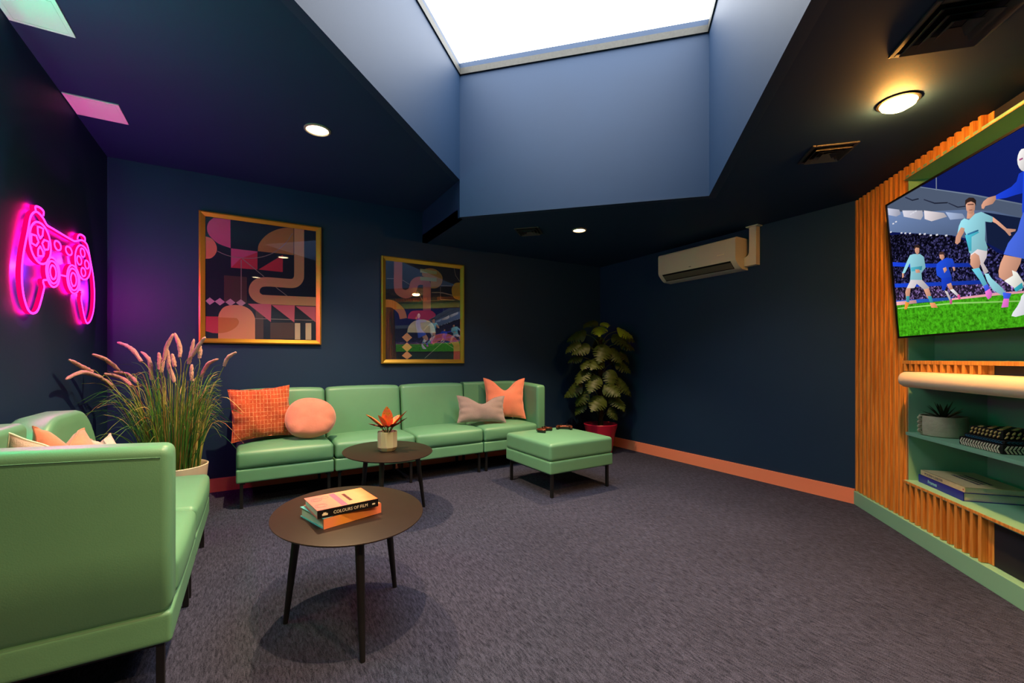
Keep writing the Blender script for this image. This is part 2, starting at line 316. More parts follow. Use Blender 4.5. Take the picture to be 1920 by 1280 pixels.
HA, HB, HC, HD = (KA[0], KA[1] + .03 * 2 ** .5), (KB[0] + .03 * 2 ** .5, KB[1]), (KC[0], KC[1] - .03 * 2 ** .5), (KD[0] - .03 * 2 ** .5, KD[1])
XK = KA[0]                                # the ceiling steps down along this line, through two corners of the square skylight
low = [HA, (XK, 4.66), (4.4, 4.66), (4.4, -1.5), (XK, -1.5), HC, HB]
struct(MB().prism(low, HLO, HLO + .08).build('ceiling', m_ceil), 'low navy ceiling beside and behind the skylight', 'ceiling')
hi = [(-1.085, 4.66), (XK + .02, 4.66), (XK + .02, HA[1]), HA, HD, HC, (XK + .02, HC[1]), (XK + .02, -1.5), (-1.085, -1.5)]
struct(MB().prism(hi, HHI, HHI + .08).build('ceiling', m_ceil), 'higher navy ceiling over the pictures and neon sign', 'ceiling')
wbox('wall_bulkhead', XK, XK + .05, KA[1] + .001, 4.66, HLO, HHI + .08, 'navy step between the high and the low ceiling behind the skylight')
wbox('wall_bulkhead', XK, XK + .05, -1.5, KC[1] - .001, HLO, HHI + .08, 'navy step between the high and the low ceiling in front of the skylight')
def well(name, p, q, z0, label, ext):
    d = Vector((q[0] - p[0], q[1] - p[1], 0)).normalized(); n = Vector((-d.y, d.x, 0)) * -.06
    p = (p[0] - d.x * ext[0], p[1] - d.y * ext[0]); q = (q[0] + d.x * ext[1], q[1] + d.y * ext[1])
    struct(MB().prism([(p[0], p[1]), (q[0], q[1]), (q[0] + n.x, q[1] + n.y), (p[0] + n.x, p[1] + n.y)], z0 - .0004, HSKY + .06).build(name, m_wall), label, 'wall')
well('wall_skylight_back', KB, KA, HLO, 'pale lit navy far wall of the skylight well', (0, 0))
well('wall_skylight_left', KA, KD, HHI, 'left wall of the skylight well', (.06, .06))
well('wall_skylight_right', KC, KB, HLO, 'right wall of the skylight well', (0, .06))
well('wall_skylight_near', KD, KC, HHI, 'near wall of the skylight well', (0, .06))
# the glazing and its grey edging, laid in the frame of the well (x along the far wall, y towards the camera)
def wl(x, y): return (KA[0] + S * x - S * y, KA[1] - S * x - S * y)
W0 = 2.04
struct(MB().prism([wl(-.06, -.06), wl(W0 + .06, -.06), wl(W0 + .06, LW + .06), wl(-.06, LW + .06)], HSKY + .005, HSKY + .02).build('window_1', thin_glass('skylight_pane', .04, (.97, .98, 1, 1))), 'white overcast skylight pane', 'window')
eb = MB()
for a, b, c, d in ((0, W0, 0, .018), (0, .012, .012, LW), (W0 - .012, W0, .012, LW), (0, W0, LW - .012, LW)):
    eb.prism([wl(a, c), wl(b, c), wl(b, d), wl(a, d)], HSKY - .05, HSKY + .004)
struct(eb.build('trim_1', m_greyband), 'grey metal edging around the skylight pane', 'trim')
wbox('baseboard_back', XL, XR, YB - .016, YB, 0, .115, 'coral skirting under the framed prints', m_coral)
wbox('baseboard_right', XR - .016, XR, 1.6, YB - .016, 0, .118, 'coral skirting below the air conditioner', m_coral)
wbox('baseboard_left', XL, XL + .016, -1.4, YB - .016, 0, .115, 'coral skirting below the neon sign', m_coral)

# ---------------------------------------------------------------- world, lamps, camera
w = bpy.data.worlds.new('overcast_sky'); SC.world = w; w.use_nodes = True
w.node_tree.nodes['Background'].inputs[0].default_value = (1.0, .99, .95, 1)
w.node_tree.nodes['Background'].inputs[1].default_value = SKY
lp = bpy.data.lights.new('skylight_portal', 'AREA'); lp.shape = 'RECTANGLE'; lp.size = W0; lp.size_y = LW; lp.cycles.is_portal = True
po = bpy.data.objects.new('skylight_portal', lp); COL.objects.link(po); cpt = wl(W0 / 2, LW / 2); po.location = (cpt[0], cpt[1], HSKY + .03); po.rotation_euler = (0, 0, R(-45))

m_bulb = emit('warm_lamp_lens', (255, 226, 178), 9)
m_ring = mat('lamp_trim', (176, 168, 150), .35, .5, metal=.4)
m_amber = emit('amber_lamp_dome', (255, 176, 84), AMBER)
def downlight(x, y, z, label, r=.082, power=100, col=(1, .66, .34), ang=92, dome=0, trim=m_ring):
    t = thing('downlight', label, 'downlight', (x, y, z), group='recessed ceiling downlights')
    MB().lathe([(r, 0), (r, -.006), (r * .86, -.010), (r * .80, -.003), (r * .80, 0)], 40).build('trim_ring', trim, t, smooth=True)
    MB().lathe([(r * .80, -.002), (r * .78, -.004 - dome * .5), (r * .4, -.005 - dome), (.0001, -.005 - dome)], 40).build('lens', m_amber if dome else m_bulb, t, smooth=True)
    L = bpy.data.lights.new('downlight_beam', 'SPOT'); L.energy = power; L.color = col; L.spot_size = R(ang); L.spot_blend = .8; L.shadow_soft_size = .016
    l = bpy.data.objects.new('downlight_beam', L); COL.objects.link(l); l.location = (0, 0, -.02 - dome); l.parent = t
    return t

cam = bpy.data.cameras.new('camera'); cam.sensor_width = 36; cam.lens = 820 / 1920 * 36; cam.shift_y = 32 / 1920; cam.clip_start = .02
co = bpy.data.objects.new('camera', cam); COL.objects.link(co); co.location = (0, 0, 1.15); co.rotation_euler = (R(90), 0, R(-30.6)); SC.camera = co
SC.view_settings.view_transform = 'Standard'; SC.view_settings.look = 'None'; SC.view_settings.gamma = 1
SC.view_settings.use_curve_mapping = False; SC.view_settings.exposure = EXPOSURE
cy = SC.cycles; cy.use_denoising = True; cy.max_bounces = 7; cy.diffuse_bounces = 4; cy.glossy_bounces = 4; cy.transparent_max_bounces = 8
cy.sample_clamp_indirect = 6; cy.caustics_reflective = False; cy.caustics_refractive = False
# ---------------------------------------------------------------- ceiling fittings
downlight(.381, 3.284, HHI, 'small white downlight in the higher ceiling above the larger framed print', .086, P_D1, ang=108)
downlight(2.728, 3.328, HLO, 'small downlight beyond the skylight above the ottoman', .07, P_D2)
downlight(2.701, .875, HLO, 'glowing amber downlight nearest the television', .084, P_D3, col=(1, .58, .2), dome=.034, trim=m_black)
downlight(.40, 1.40, HHI, 'downlight in the higher ceiling above the nearer coffee table', .086, P_D4, ang=110)
downlight(1.38, -.60, HHI, 'downlight behind the camera near the media unit', .084, P_D5, col=(1, .62, .30), ang=150)
downlight(.05, -.75, HHI, 'downlight behind the camera above the entrance side', .084, P_D6, ang=130)

m_pinklit_panel = mat('white_panel_pink_light', (226, 214, 212), .6, .3)  # white panel, with the pink neon's light mixed into its colour
m_greenlit_panel = mat('white_panel_green_light', (222, 226, 220), .6, .3)  # the same white panel, its colour shifted towards the green neon's light
def ceiling_panel(x0, x1, y0, y1, m, label):
    t = thing('ceiling_panel', label, 'ceiling panel', ((x0 + x1) / 2, (y0 + y1) / 2, HHI))
    a, b = (x1 - x0) / 2, (y1 - y0) / 2
    MB().box(-a, a, -b, b, -.007, 0).build('plate', m, t, bevel=.001)
    q = MB(); e = .018
    for r in ((-a + e, a - e, -b + e, -b + e + .003), (-a + e, a - e, b - e - .003, b - e), (-a + e, -a + e + .003, -b + e, b - e), (a - e - .003, a - e, -b + e, b - e)):
        q.box(r[0], r[1], r[2], r[3], -.0085, -.0068)
    q.build('inner_edge', m, t)
ceiling_panel(-.978, -.722, 3.587, 3.852, m_pinklit_panel, 'pink lit white square access panel in the ceiling above the neon controller')
ceiling_panel(-.978, -.750, 2.676, 2.941, m_greenlit_panel, 'green lit white square access panel in the ceiling corner')

m_vent = mat('dark_painted_vent', (46, 44, 46), .45, .5)
def vent(x, y, side, label):
    t = thing('ceiling_vent', label, 'vent', (x, y, HLO), 45, group='square ceiling air vents')
    h = side / 2
    f = MB()
    for k, (o_, i_, z0, z1) in enumerate(((h, h - .02, 0, -.010),)):
        for a, b, c, d in ((-o_, o_, -o_, -i_), (-o_, o_, i_, o_), (-o_, -i_, -i_, i_), (i_, o_, -i_, i_)): f.box(a, b, c, d, z1, z0)
    f.build('frame', m_vent, t, bevel=.003)
    for k in range(3):                                   # nested sloping cones of the diffuser
        o_ = h - .026 - k * (h - .03) / 3.2; i_ = o_ - (h - .03) / 4.2; b = MB()
        z0, z1 = -.0015, -.022
        ro = [(-i_, -i_), (i_, -i_), (i_, i_), (-i_, i_)]; rr = [(-o_, -o_), (o_, -o_), (o_, o_), (-o_, o_)]
        v = [(*p, z0) for p in ro] + [(*p, z1) for p in rr] + [(*p, z0 - .003) for p in ro] + [(*p, z1 - .003) for p in rr]
        fs = []
        for j in range(4):
            n = (j + 1) % 4
            fs += [(j, n, 4 + n, 4 + j), (8 + j, 12 + j, 12 + n, 8 + n), (4 + j, 4 + n, 12 + n, 12 + j), (j, 8 + j, 8 + n, n)]
        b.add(v, fs).build('diffuser_cone', m_vent, t)
    MB().box(-h + .015, h - .015, -h + .015, h - .015, -.002, -.0005).build('duct_plate', m_darkslot, t)
vent(2.26, .555, .30, 'large square ceiling vent in front of the amber downlight')
vent(2.995, 1.31, .24, 'square ceiling vent between the amber downlight and the media unit corner')
vent(2.32, 3.60, .24, 'small dark ceiling vent behind the skylight')

# ---------------------------------------------------------------- sofas
D = .60
def leg_set(t, w, d):
    for sx in (-1, 1):
        for sy in (-1, 1):
            x, y = sx * (w / 2 - .04), sy * (d / 2 - .035)
            MB().box(x - .0115, x + .0115, y - .0115, y + .0115, 0, .198).build('leg', m_black, t, bevel=.0015)
    for sx in (-1, 1): MB().box(sx * (w / 2 - .052) - .0125, sx * (w / 2 - .052) + .0125, -d / 2 + .0475, d / 2 - .0475, .180, .197).build('side_rail', m_black, t)
def seat_fn(w, d, h, crown=.03, belly=.012):
    def f(x, y, z):
        u, v = max(-1, min(1, 2 * x / w)), max(-1, min(1, 2 * y / d)); q = z / h + .5
        z += crown * (1 - abs(u) ** 3.2) * (1 - abs(v) ** 3.2) * q
        if y < 0: y -= belly * (1 - (2 * q - 1) ** 2) * (1 - u ** 4) * min(1, -2 * y / d)
        return [x, y, z]
    return f
def base(t, w, d):
    MB().rbox((0, 0, .251), (w - .008, d, .106), .014).build('base', m_leather, t, smooth=True)
def back_fn(w, h, th, lean=.075, belly=.014, rad=.0):
    def f(x, y, z):
        q = z / h + .5; u = 2 * x / w
        if y < 0: y += -lean * (1 - q) - belly * (1 - u ** 4) * math.sin(math.pi * min(1, max(0, q)))
        z -= .012 * abs(u) ** 4 * q
        return [x, y, z]
    return f
def single(w, label, name='sofa_unit', corner=0.0):
    t = thing(name, label, 'sofa')
    base(t, w, D)
    sd = D - .115
    MB().rbox((0, -(D - sd) / 2, .372), (w - .010, sd, .136), .028, seat_fn(w, sd, .136), n=8).build('seat_cushion', m_leather, t, smooth=True)
    bh = .585
    if corner:
        # back cut with big rounded top corners
        n = 10; a, h2 = (w - .008) / 2, bh; pr = [(-a, 0)]
        pr = [(-a, 0), (a, 0)] + [(a - corner + corner * math.cos(R(90) * k / n), h2 - corner + corner * math.sin(R(90) * k / n)) for k in range(n + 1)]
        pr += [(-a + corner - corner * math.sin(R(90) * k / n), h2 - corner + corner * math.cos(R(90) * k / n)) for k in range(n + 1)]
        b = MB(); L = len(pr); rings = []
        cx, cz = 0, h2 / 2
        prof = [(.5, .085), (.8, .085), (.93, .083), (.98, .074), (1, .055), (1, -.040), (.98, -.056), (.93, -.062), (.8, -.062), (.5, -.062)]
        for s_, y in prof:
            row = []
            for x, z in pr:
                xx, zz = cx + (x - cx) * s_, cz + (z - cz) * (s_ if s_ < .9 else 1 - (1 - s_) * 1.0)
                yy = y
                if y < 0: yy -= .05 * (1 - zz / h2)
                row.append((xx, D / 2 - .085 + yy, .302 + zz))
            rings.append(row)
        vs = [p for r_ in rings for p in r_]
        fs = [(i * L + k, i * L + (k + 1) % L, (i + 1) * L + (k + 1) % L, (i + 1) * L + k) for i in range(len(rings) - 1) for k in range(L)]
        fs += [tuple(range(L)), tuple(range((len(rings) - 1) * L, len(rings) * L))]
        b.add(vs, fs).build('backrest', m_leather, t, smooth=True, angle=50)
    else:
        th = .125
        MB().rbox((0, D / 2 - th / 2, .302 + bh / 2), (w - .008, th, bh), .034, back_fn(w, bh, th), n=8).build('backrest', m_leather, t, smooth=True)
    leg_set(t, w, D)
    return t
def corner_unit(w, side, label):
    """backrest sweeps round one end; side +1: arm on the local right"""
    t = thing('corner_sofa_unit', label, 'sofa')
    base(t, w, D)
    th = .115; sw = w - th + .01; sd = D - th + .01
    MB().rbox((-side * (w - sw) / 2, -(D - sd) / 2, .372), (sw - .008, sd, .136), .028, seat_fn(sw, sd, .136), n=8).build('seat_cushion', m_leather, t, smooth=True)
    # plan of the wrap-round back: outer face radius .09
    h = th / 2; r = .085
    path = [(-w / 2 + .005, D / 2 - h), (-w / 4, D / 2 - h), (0, D / 2 - h), (w / 2 - h - r - .06, D / 2 - h)]
    cxp, cyp = w / 2 - h - r, D / 2 - h - r
    path += [(cxp + r * math.sin(R(90) * k / 8), cyp + r * math.cos(R(90) * k / 8)) for k in range(9)]
    path += [(w / 2 - h, y) for y in (cyp - .08, 0, -D / 4, -D / 2 + .03)]
    P = [Vector((side * x, y, 0)) for x, y in path]; n = len(P)
    z0, z1 = .302, .887
    ring = []                                            # cross-section: (offset across, height)
    rr = .032
    for k in range(7): a = R(90) * k / 6; ring.append((h - rr + rr * math.cos(a), z1 - rr + rr * math.sin(a)))
    for k in range(7): a = R(90) + R(90) * k / 6; ring.append((-h + rr + rr * math.cos(a), z1 - rr + rr * math.sin(a)))
    ring += [(-h, z1 - .15), (-h, z1 - .35), (-h, z0 + .02), (-h + .015, z0), (h - .015, z0), (h, z0 + .02), (h, z1 - .35), (h, z1 - .15)]
    L = len(ring); vs = []; tot = 0
    dist = [0]
    for i in range(1, n): dist.append(dist[-1] + (P[i] - P[i - 1]).length)
    ends = [(-.0, .55), (0, .85)]
    rows = []
    for i, p in enumerate(P):
        d = (P[min(i + 1, n - 1)] - P[max(i - 1, 0)]).normalized(); nn = Vector((-d.y, d.x, 0)) * side
        f = dist[i] / dist[-1]
        drop = .028 * max(0, (f - .45) / .55) ** 1.5
        rows.append([(p + nn * o_ + Vector((0, 0, z - drop * (z - z0) / (z1 - z0)))) for o_, z in ring])
    # rounded front end
    d = (P[-1] - P[-2]).normalized(); last = rows[-1]; cz = (z0 + z1) / 2
    for k in range(1, 6):
        a = R(90) * k / 5; q = 1 - .030 / h * (1 - math.cos(a)); 
        rows.append([Vector((P[-1].x + (v.x - P[-1].x) * q, v.y, cz + (v.z - cz) * (1 - .03 / (z1 - z0) * 2 * (1 - math.cos(a))))) + d * .030 * math.sin(a) for v in last])
    vs = [v for r_ in rows for v in r_]
    fs = [(i * L + k, i * L + (k + 1) % L, (i + 1) * L + (k + 1) % L, (i + 1) * L + k) for i in range(len(rows) - 1) for k in range(L)]
    fs += [tuple(range(L)), tuple(range((len(rows) - 1) * L, len(rows) * L))]
    wb = MB().add(vs, fs).build('wraparound_back', m_leather, t, smooth=True, angle=50)
    # stitched seam along the outer top edge
    sp = [Vector((r_[0].x, r_[0].y, r_[0].z)) for r_ in rows[:n]]
    MB().tube([r_[0] + (r_[0] - r_[8]).normalized() * .0006 - Vector((0, 0, .006)) for r_ in rows[:n]], .0016, 5).build('seam', m_leather, wb, smooth=True)
    leg_set(t, w, D)
    return t
SR = 1.21
def far(xl): return (-.12 + xl * math.cos(R(SR)) - D / 2 * math.sin(R(SR)), 3.91 + xl * math.sin(R(SR)) + D / 2 * math.cos(R(SR)) - .006, 0)
GS = 'mint leather sofa units along the picture wall'
su = single(.706, 'mint leather sofa unit with the rust and the round pink cushions'); su['group'] = GS
su.location = far(.355); su.rotation_euler = (0, 0, R(SR))
dup(su, far(1.065), SR, 'mint leather sofa unit behind the small table with the red leaved plant')
dup(su, far(1.775), SR, 'mint leather sofa unit between the potted plant table and the grey cushion')
cu = corner_unit(.77, 1, 'mint leather corner sofa unit with the peach cushion at the end by the tall plant'); cu['group'] = GS
cu.location = far(2.13 + .385); cu.rotation_euler = (0, 0, R(SR))
GL = 'mint leather sofa units along the neon wall'
D = .68
cl = corner_unit(.72, -1, 'mint leather corner sofa unit in the foreground with its back to the camera'); cl['group'] = GL
cl.location = (-.235 - D / 2, 1.84 + .36, 0); cl.rotation_euler = (0, 0, R(90))
sl = single(.73, 'mint leather sofa unit below the neon sign next to the grass planter', corner=.24); sl['group'] = GL
sl.location = (-.235 - D / 2, 2.566 + .365, 0); sl.rotation_euler = (0, 0, R(90))

# ottoman
t = thing('ottoman', 'square mint leather ottoman with two game controllers on top', 'ottoman', (2.425, 3.265, 0), 1.4)
MB().rbox((0, 0, .251), (.705, .70, .106), .014).build('base', m_leather, t, smooth=True)
MB().rbox((0, 0, .375), (.705, .70, .142), .026, seat_fn(.70, .70, .142, .028, 0), n=8).build('cushion', m_leather, t, smooth=True)
leg_set(t, .70, .70)

# ---------------------------------------------------------------- side tables
def table(c, feet, label):
    t = thing('coffee_table', label, 'table', (c[0], c[1], 0), group='dark oval coffee tables')
    MB().lathe([(.0001, .4445), (.93, .4445), (.985, .4515), (1.0, .4565), (.998, .459), (.99, .460), (.0001, .460)], 96, sx=.320, sy=.405).build('tabletop', m_tabletop, t, smooth=True, angle=30)
    for fx, fy in feet:
        tx, ty = fx * .80, fy * .80
        lg = MB().tube([(tx, ty, .440), ((tx + fx) / 2, (ty + fy) / 2, .22), (fx, fy, .0)], [.0185, .0155, .0105], 16).build('leg', m_black, t, smooth=True)
        MB().lathe([(.026, .4445), (.026, .440), (.019, .438)], 20, c=(tx, ty, 0)).build('leg_plate', m_black, lg, smooth=True)
table((.375, 2.094), [(-.018, -.376), (-.255, .044), (.238, .103)], 'nearer oval bronze coffee table with two stacked books')
table((.873, 3.316), [(.266, -.049), (-.13, -.30), (-.165, .14)], 'farther oval coffee table holding the red leaved plant')
# ---------------------------------------------------------------- framed prints
def flatmat(name, c): return MATS.get(name) or mat(name, c, .7, .3)
m_picglass = thin_glass('picture_glass', .12, rough=.01)
def stroke(pts, wd):
    P = [Vector((a, b)) for a, b in pts]; L = []; Rr = []
    for i, p in enumerate(P):
        d = (P[min(i + 1, len(P) - 1)] - P[max(i - 1, 0)]).normalized(); n = Vector((-d.y, d.x)) * wd / 2
        L.append(p + n); Rr.append(p - n)
    return [(L[i], L[i + 1], Rr[i + 1], Rr[i]) for i in range(len(P) - 1)]
def framed(name, label, cx, cz, ow, oh, iw, ih, layers):
    t = thing(name, label, 'framed print', (cx, YB, cz), group='gold framed geometric prints')
    b = MB(); dd = -.036
    out = [(-ow, -oh), (ow, -oh), (ow, oh), (-ow, oh)]; inn = [(-iw, -ih), (iw, -ih), (iw, ih), (-iw, ih)]
    mid = [(x * (ow - .012) / ow, z * (oh - .012) / oh) for x, z in out]
    v = [(x, 0, z) for x, z in out] + [(x, dd, z) for x, z in out] + [(x, dd - .004, z) for x, z in mid] + [(x, dd + .014, z) for x, z in inn] + [(x, -.004, z) for x, z in inn] 
    fs = []
    for k in range(4):
        for j in range(4):
            n = (j + 1) % 4; fs.append((k * 4 + j, k * 4 + n, k * 4 + 4 + n, k * 4 + 4 + j))
    b.add(v, fs).build('frame', m_gold, t, bevel=.0008)
    a = MB(); ms = [flatmat('print_navy', (24, 30, 52))]; idx = {'print_navy': 0}
    a.box(-iw, iw, -.016, -.004, -ih, ih, 0)
    for k, (nm, col, polys) in enumerate(layers):
        if nm not in idx: idx[nm] = len(ms); ms.append(flatmat(nm, col))
        y = -.0163 - k * .00012
        for p in polys:
            q = [(max(-iw, min(iw, x)), y, max(-ih, min(ih, z))) for x, z in p]
            a.add(q, [tuple(range(len(q)))], idx[nm])
    a.build('artwork', ms, t, recalc=False)
    MB().box(-iw, iw, -.0212, -.0202, -ih, ih).build('glass', m_picglass, t)
def dia(c, a, b): return [(c[0] - a, c[1]), (c[0], c[1] + b), (c[0] + a, c[1]), (c[0], c[1] - b)]
def sm(p): return [(v.x, v.y) for v in crm([(*q, 0) for q in p], 4)]
PK, PE, CR, TN, BG, GR, LN, WH, OR = (212, 96, 142), (232, 150, 108), (206, 58, 82), (186, 132, 76), (214, 164, 116), (86, 64, 62), (158, 140, 138), (214, 196, 166), (214, 130, 66)
A1 = [
 ('muted_brown', GR, [[(-.063,-.256),(-.002,-.311),(-.002,-.515),(-.063,-.517)], [(.052,-.367),(.246,-.359),(.246,-.51),(.052,-.514)], [(-.30,.03),(-.13,.03),(-.13,-.20),(-.30,-.20)]]),  # two muted brown columns and a brown rectangle
 ('print_pink', PK, [[(-.253,.52)] + sm([(-.374,.517),(-.406,.482),(-.421,.432),(-.415,.38),(-.384,.336),(-.335,.297),(-.252,.272)]), [(-.249,.27),(-.049,.268),(-.049,.105),(-.249,.101)]]),
 ('print_peach', PE, [sm([(-.432,.349),(-.389,.336),(-.36,.296),(-.351,.248),(-.363,.204),(-.393,.168),(-.432,.158)])]),
 ('crimson_and_reflection', CR, [[(-.249,.101),(-.179,.188),(-.049,.26),(-.049,.105)], [(-.041,.106),(.153,.262),(.153,.103)], [(-.432,-.333),(-.342,-.331),(-.342,-.475),(-.38,-.474),(-.432,-.458)]]),  # first shape is a darker reflection painted over the pink rectangle
 ('print_tan', TN, [sm([(-.046,.271),(-.036,.34),(.022,.426),(.102,.486),(.183,.516),(.242,.521)]) + [(.242,.27)]]),
 ('line_and_reflection', LN, stroke([(-.173,.178),(-.173,-.169)], .007) + stroke([(-.165,.19),(.003,.046)], .007) + stroke([(.097,-.042),(.19,-.115)], .006) + stroke(sm([(-.349,.234),(-.272,.204),(-.17,.195),(-.046,.212),(.072,.268),(.173,.368),(.235,.474)]), .006) + stroke([(-.065,-.335),(.432,-.329)], .005)),
 ('print_beige', BG, stroke(sm([(.289,.53),(.289,.30),(.289,.10),(.284,.055),(.26,.018),(.22,.004),(.12,.003),(.02,.001),(-.035,-.014),(-.066,-.05),(-.074,-.095),(-.06,-.13),(-.025,-.156),(.03,-.16),(.2,-.156),(.445,-.150)]), .084)),
 ('print_pale_pink', (214, 178, 186), [dia((x, -.202), .037, .032) for x in (-.402, -.330, -.253, -.175)]),
 ('print_apricot', (236, 164, 116), [[(-.342,-.523)] + sm([(-.342,-.337),(-.333,-.298),(-.307,-.254),(-.272,-.233),(-.226,-.224),(-.179,-.225),(-.142,-.235),(-.104,-.261),(-.08,-.296),(-.067,-.335)]) + [(-.067,-.523)]]),
 ('print_orange', OR, [[(-.342,-.337)] + sm([(-.207,-.337),(-.189,-.373),(-.217,-.424),(-.281,-.464),(-.342,-.475)])]),
 ('print_rose', (214, 104, 128), [[(-.123,-.206),(.06,-.198),(.057,-.361)], [(.064,-.206),(.252,-.198),(.248,-.357)], [(.259,-.204),(.43,-.2),(.43,-.347)]]),
 ('print_cream', WH, [[(.252,-.363),(.298,-.361),(.298,-.515),(.252,-.515)], [(.343,-.359),(.392,-.357),(.392,-.515),(.343,-.515)]]),
]
framed('framed_print', 'larger gold framed geometric print with a beige snaking band above the grass planter', .0805, 1.8435, .478, .561, .433, .520, A1)
RO = (190, 104, 102)
A2 = [
 ('print_tan', TN, [sm([(-.026,.425),(-.009,.459),(.059,.479),(.127,.473),(.185,.435),(.208,.382),(.191,.315),(.139,.272),(.07,.263)]) + [(.07,.337),(-.026,.393)]]),
 ('line_and_reflection', LN, stroke([(-.405,.325),(-.33,.33)], .005) + stroke([(-.241,.325),(-.163,.284)], .005) + stroke([(-.075,.212),(-.022,.124)], .005) + stroke([(.185,.303),(.315,.309)], .005) + stroke([(.183,.287),(.183,.149)], .005) + stroke([(.183,.149),(.351,.152)], .005) + stroke([(.345,.512),(.363,.43),(.412,.368)], .006) + stroke([(.002,-.499),(.22,-.311)], .005) + stroke([(.22,-.311),(.339,-.387)], .005) + stroke(sm([(.081,.218),(.208,.223),(.418,.188)]), .010)),  # the last, widest arc is a reflection in the glass, painted as a line
 ('print_old_rose', RO, stroke(sm([(-.286,.527),(-.286,.40),(-.286,.242),(-.264,.197),(-.206,.178),(-.147,.206),(-.123,.256),(-.114,.294),(-.086,.323),(-.048,.335),(-.009,.334),(.019,.316),(.027,.284),(.027,.15),(.027,.02)]), .088)),
 ('print_sage', (176, 178, 140), [[(-.048,.464),(.139,.455),(.139,.42),(-.048,.423)], [(-.048,.378),(.139,.381),(.139,.341),(-.048,.339)]]),
 ('print_orange', OR, stroke(sm([(-.425,.067),(-.353,.067),(-.30,.040),(-.25,-.01),(-.23,-.08)]), .078)),
 ('crimson_and_reflection', CR, [sm([(-.184,-.077),(-.174,-.034),(-.13,.006),(-.031,.016),(.07,.022),(.127,-.029),(.036,-.088)])]),  # left half is a painted reflection, right end a red shape of the print
 ('print_cream', WH, [sm([(-.19,-.225),(-.174,-.161),(-.119,-.105),(-.031,-.08),(.047,-.093),(.104,-.139),(.129,-.22)])]),
 ('print_ochre', (204, 150, 56), [[(.43,.357)] + sm([(.421,.357),(.351,.34),(.315,.27),(.339,.182),(.421,.154)]) + [(.43,.154)]]),
 ('print_apricot', (236, 164, 116), [dia((-.192, z), .055, .050) for z in (-.277, -.380, -.470)]),
 ('print_coral', (214, 100, 92), stroke(sm([(.075,-.32),(.15,-.275),(.232,-.262),(.303,-.276),(.351,-.314),(.375,-.364),(.375,-.515)]), .076)),
]
framed('framed_print', 'smaller gold framed print with a rose pipe reflecting the television above the sofa', 1.5895, 1.651, .462, .5535, .417, .510, A2)

# ---------------------------------------------------------------- neon controller sign
m_ncore = emit('pink_neon_front', (255, 44, 196), N_CORE)
m_nside = emit('pink_neon_side', (255, 0, 112), N_SIDE)
m_nback = emit('pink_neon_back_glow', (255, 5, 120), N_BACK)
neon = thing('neon_sign', 'pink neon game controller sign glowing on the navy wall', 'neon sign', (XL, 3.45, 1.62))
def neon_path(name, pts, closed=True, wd=.0112, d0=.036, d1=.014):
    P = [Vector(p) for p in pts]; n = len(P); b = MB(); vs = []
    sec = [(-.5, d1), (-.5, d0 - .004), (-.28, d0), (.28, d0), (.5, d0 - .004), (.5, d1)]
    for i, p in enumerate(P):
        if closed: d = (P[(i + 1) % n] - P[(i - 1) % n]).normalized()
        else: d = (P[min(i + 1, n - 1)] - P[max(i - 1, 0)]).normalized()
        nn = Vector((-d.y, d.x)) * wd
        for o_, x in sec: q = p + nn * o_; vs.append((x, q.x, q.y))
    L = 6; fs = []; mi = []
    for i in range(n if closed else n - 1):
        j = (i + 1) % n
        for k in range(L): fs.append((i * L + k, j * L + k, j * L + (k + 1) % L, i * L + (k + 1) % L)); mi.append((1, 0, 0, 0, 1, 2)[k])
    if not closed:
        fs += [tuple(range(L)), tuple(range((n - 1) * L, n * L))]; mi += [1, 1]
    o = len(b.v); b.v += vs; b.f += fs; b.m += mi; b.c += [None] * len(fs)
    return b.build(name, [m_ncore, m_nside, m_nback], neon)
def c2(p, n=6, closed=True): return [(v.x, v.y) for v in crm([(*q, 0) for q in p], n, closed)]
def ring2(c, a, b, n=40): return [(c[0] + a * math.cos(TAU * k / n), c[1] + b * math.sin(TAU * k / n)) for k in range(n)]
neon_path('body_outline', c2([(-.171,-.05),(-.201,-.097),(-.244,-.173),(-.285,-.225),(-.337,-.243),(-.394,-.229),(-.438,-.175),(-.459,-.107),(-.459,-.031),(-.438,.05),(-.398,.15),(-.371,.223),(-.344,.254),(-.309,.274),(-.277,.28),(-.218,.269),(-.166,.246),(-.10,.2465),(.024,.249),(.16,.252),(.254,.256),(.302,.268),(.382,.291),(.442,.296),(.504,.277),(.566,.19),(.624,.091),(.648,-.017),(.63,-.13),(.566,-.209),(.488,-.234),(.429,-.184),(.377,-.094),(.339,-.035)])[:-6], closed=False)
neon_path('shoulder_tube', c2([(-.304,.277),(-.309,.300),(-.26,.312),(-.21,.305),(-.214,.279)], 5, False), False)
neon_path('shoulder_tube', c2([(.302,.276),(.322,.306),(.377,.326),(.442,.325),(.452,.300)], 5, False), False)
neon_path('bridge_tube', [(.016,.008),(.06,.012),(.124,.017)], False, .010)
neon_path('pad_ring', ring2((-.246,.129), .133, .105))
neon_path('pad_ring', ring2((.413,.153), .150, .108))
for c, a, b in (((-.082,.006), .096, .080), ((-.082,.006), .074, .061), ((-.082,.006), .042, .038), ((.237,.016), .111, .085), ((.237,.016), .086, .066), ((.237,.016), .048, .040)):
    neon_path('stick_ring', ring2(c, a, b, 32), wd=.011)
for c, a, b in (((-.016,.168), .048, .025), ((.157,.175), .052, .024)): neon_path('menu_button', ring2(c, a, b, 24), wd=.010)
for c in ((.403,.215), (.339,.153), (.486,.154), (.416,.092)): neon_path('action_button', ring2(c, .043, .027, 24), wd=.010)
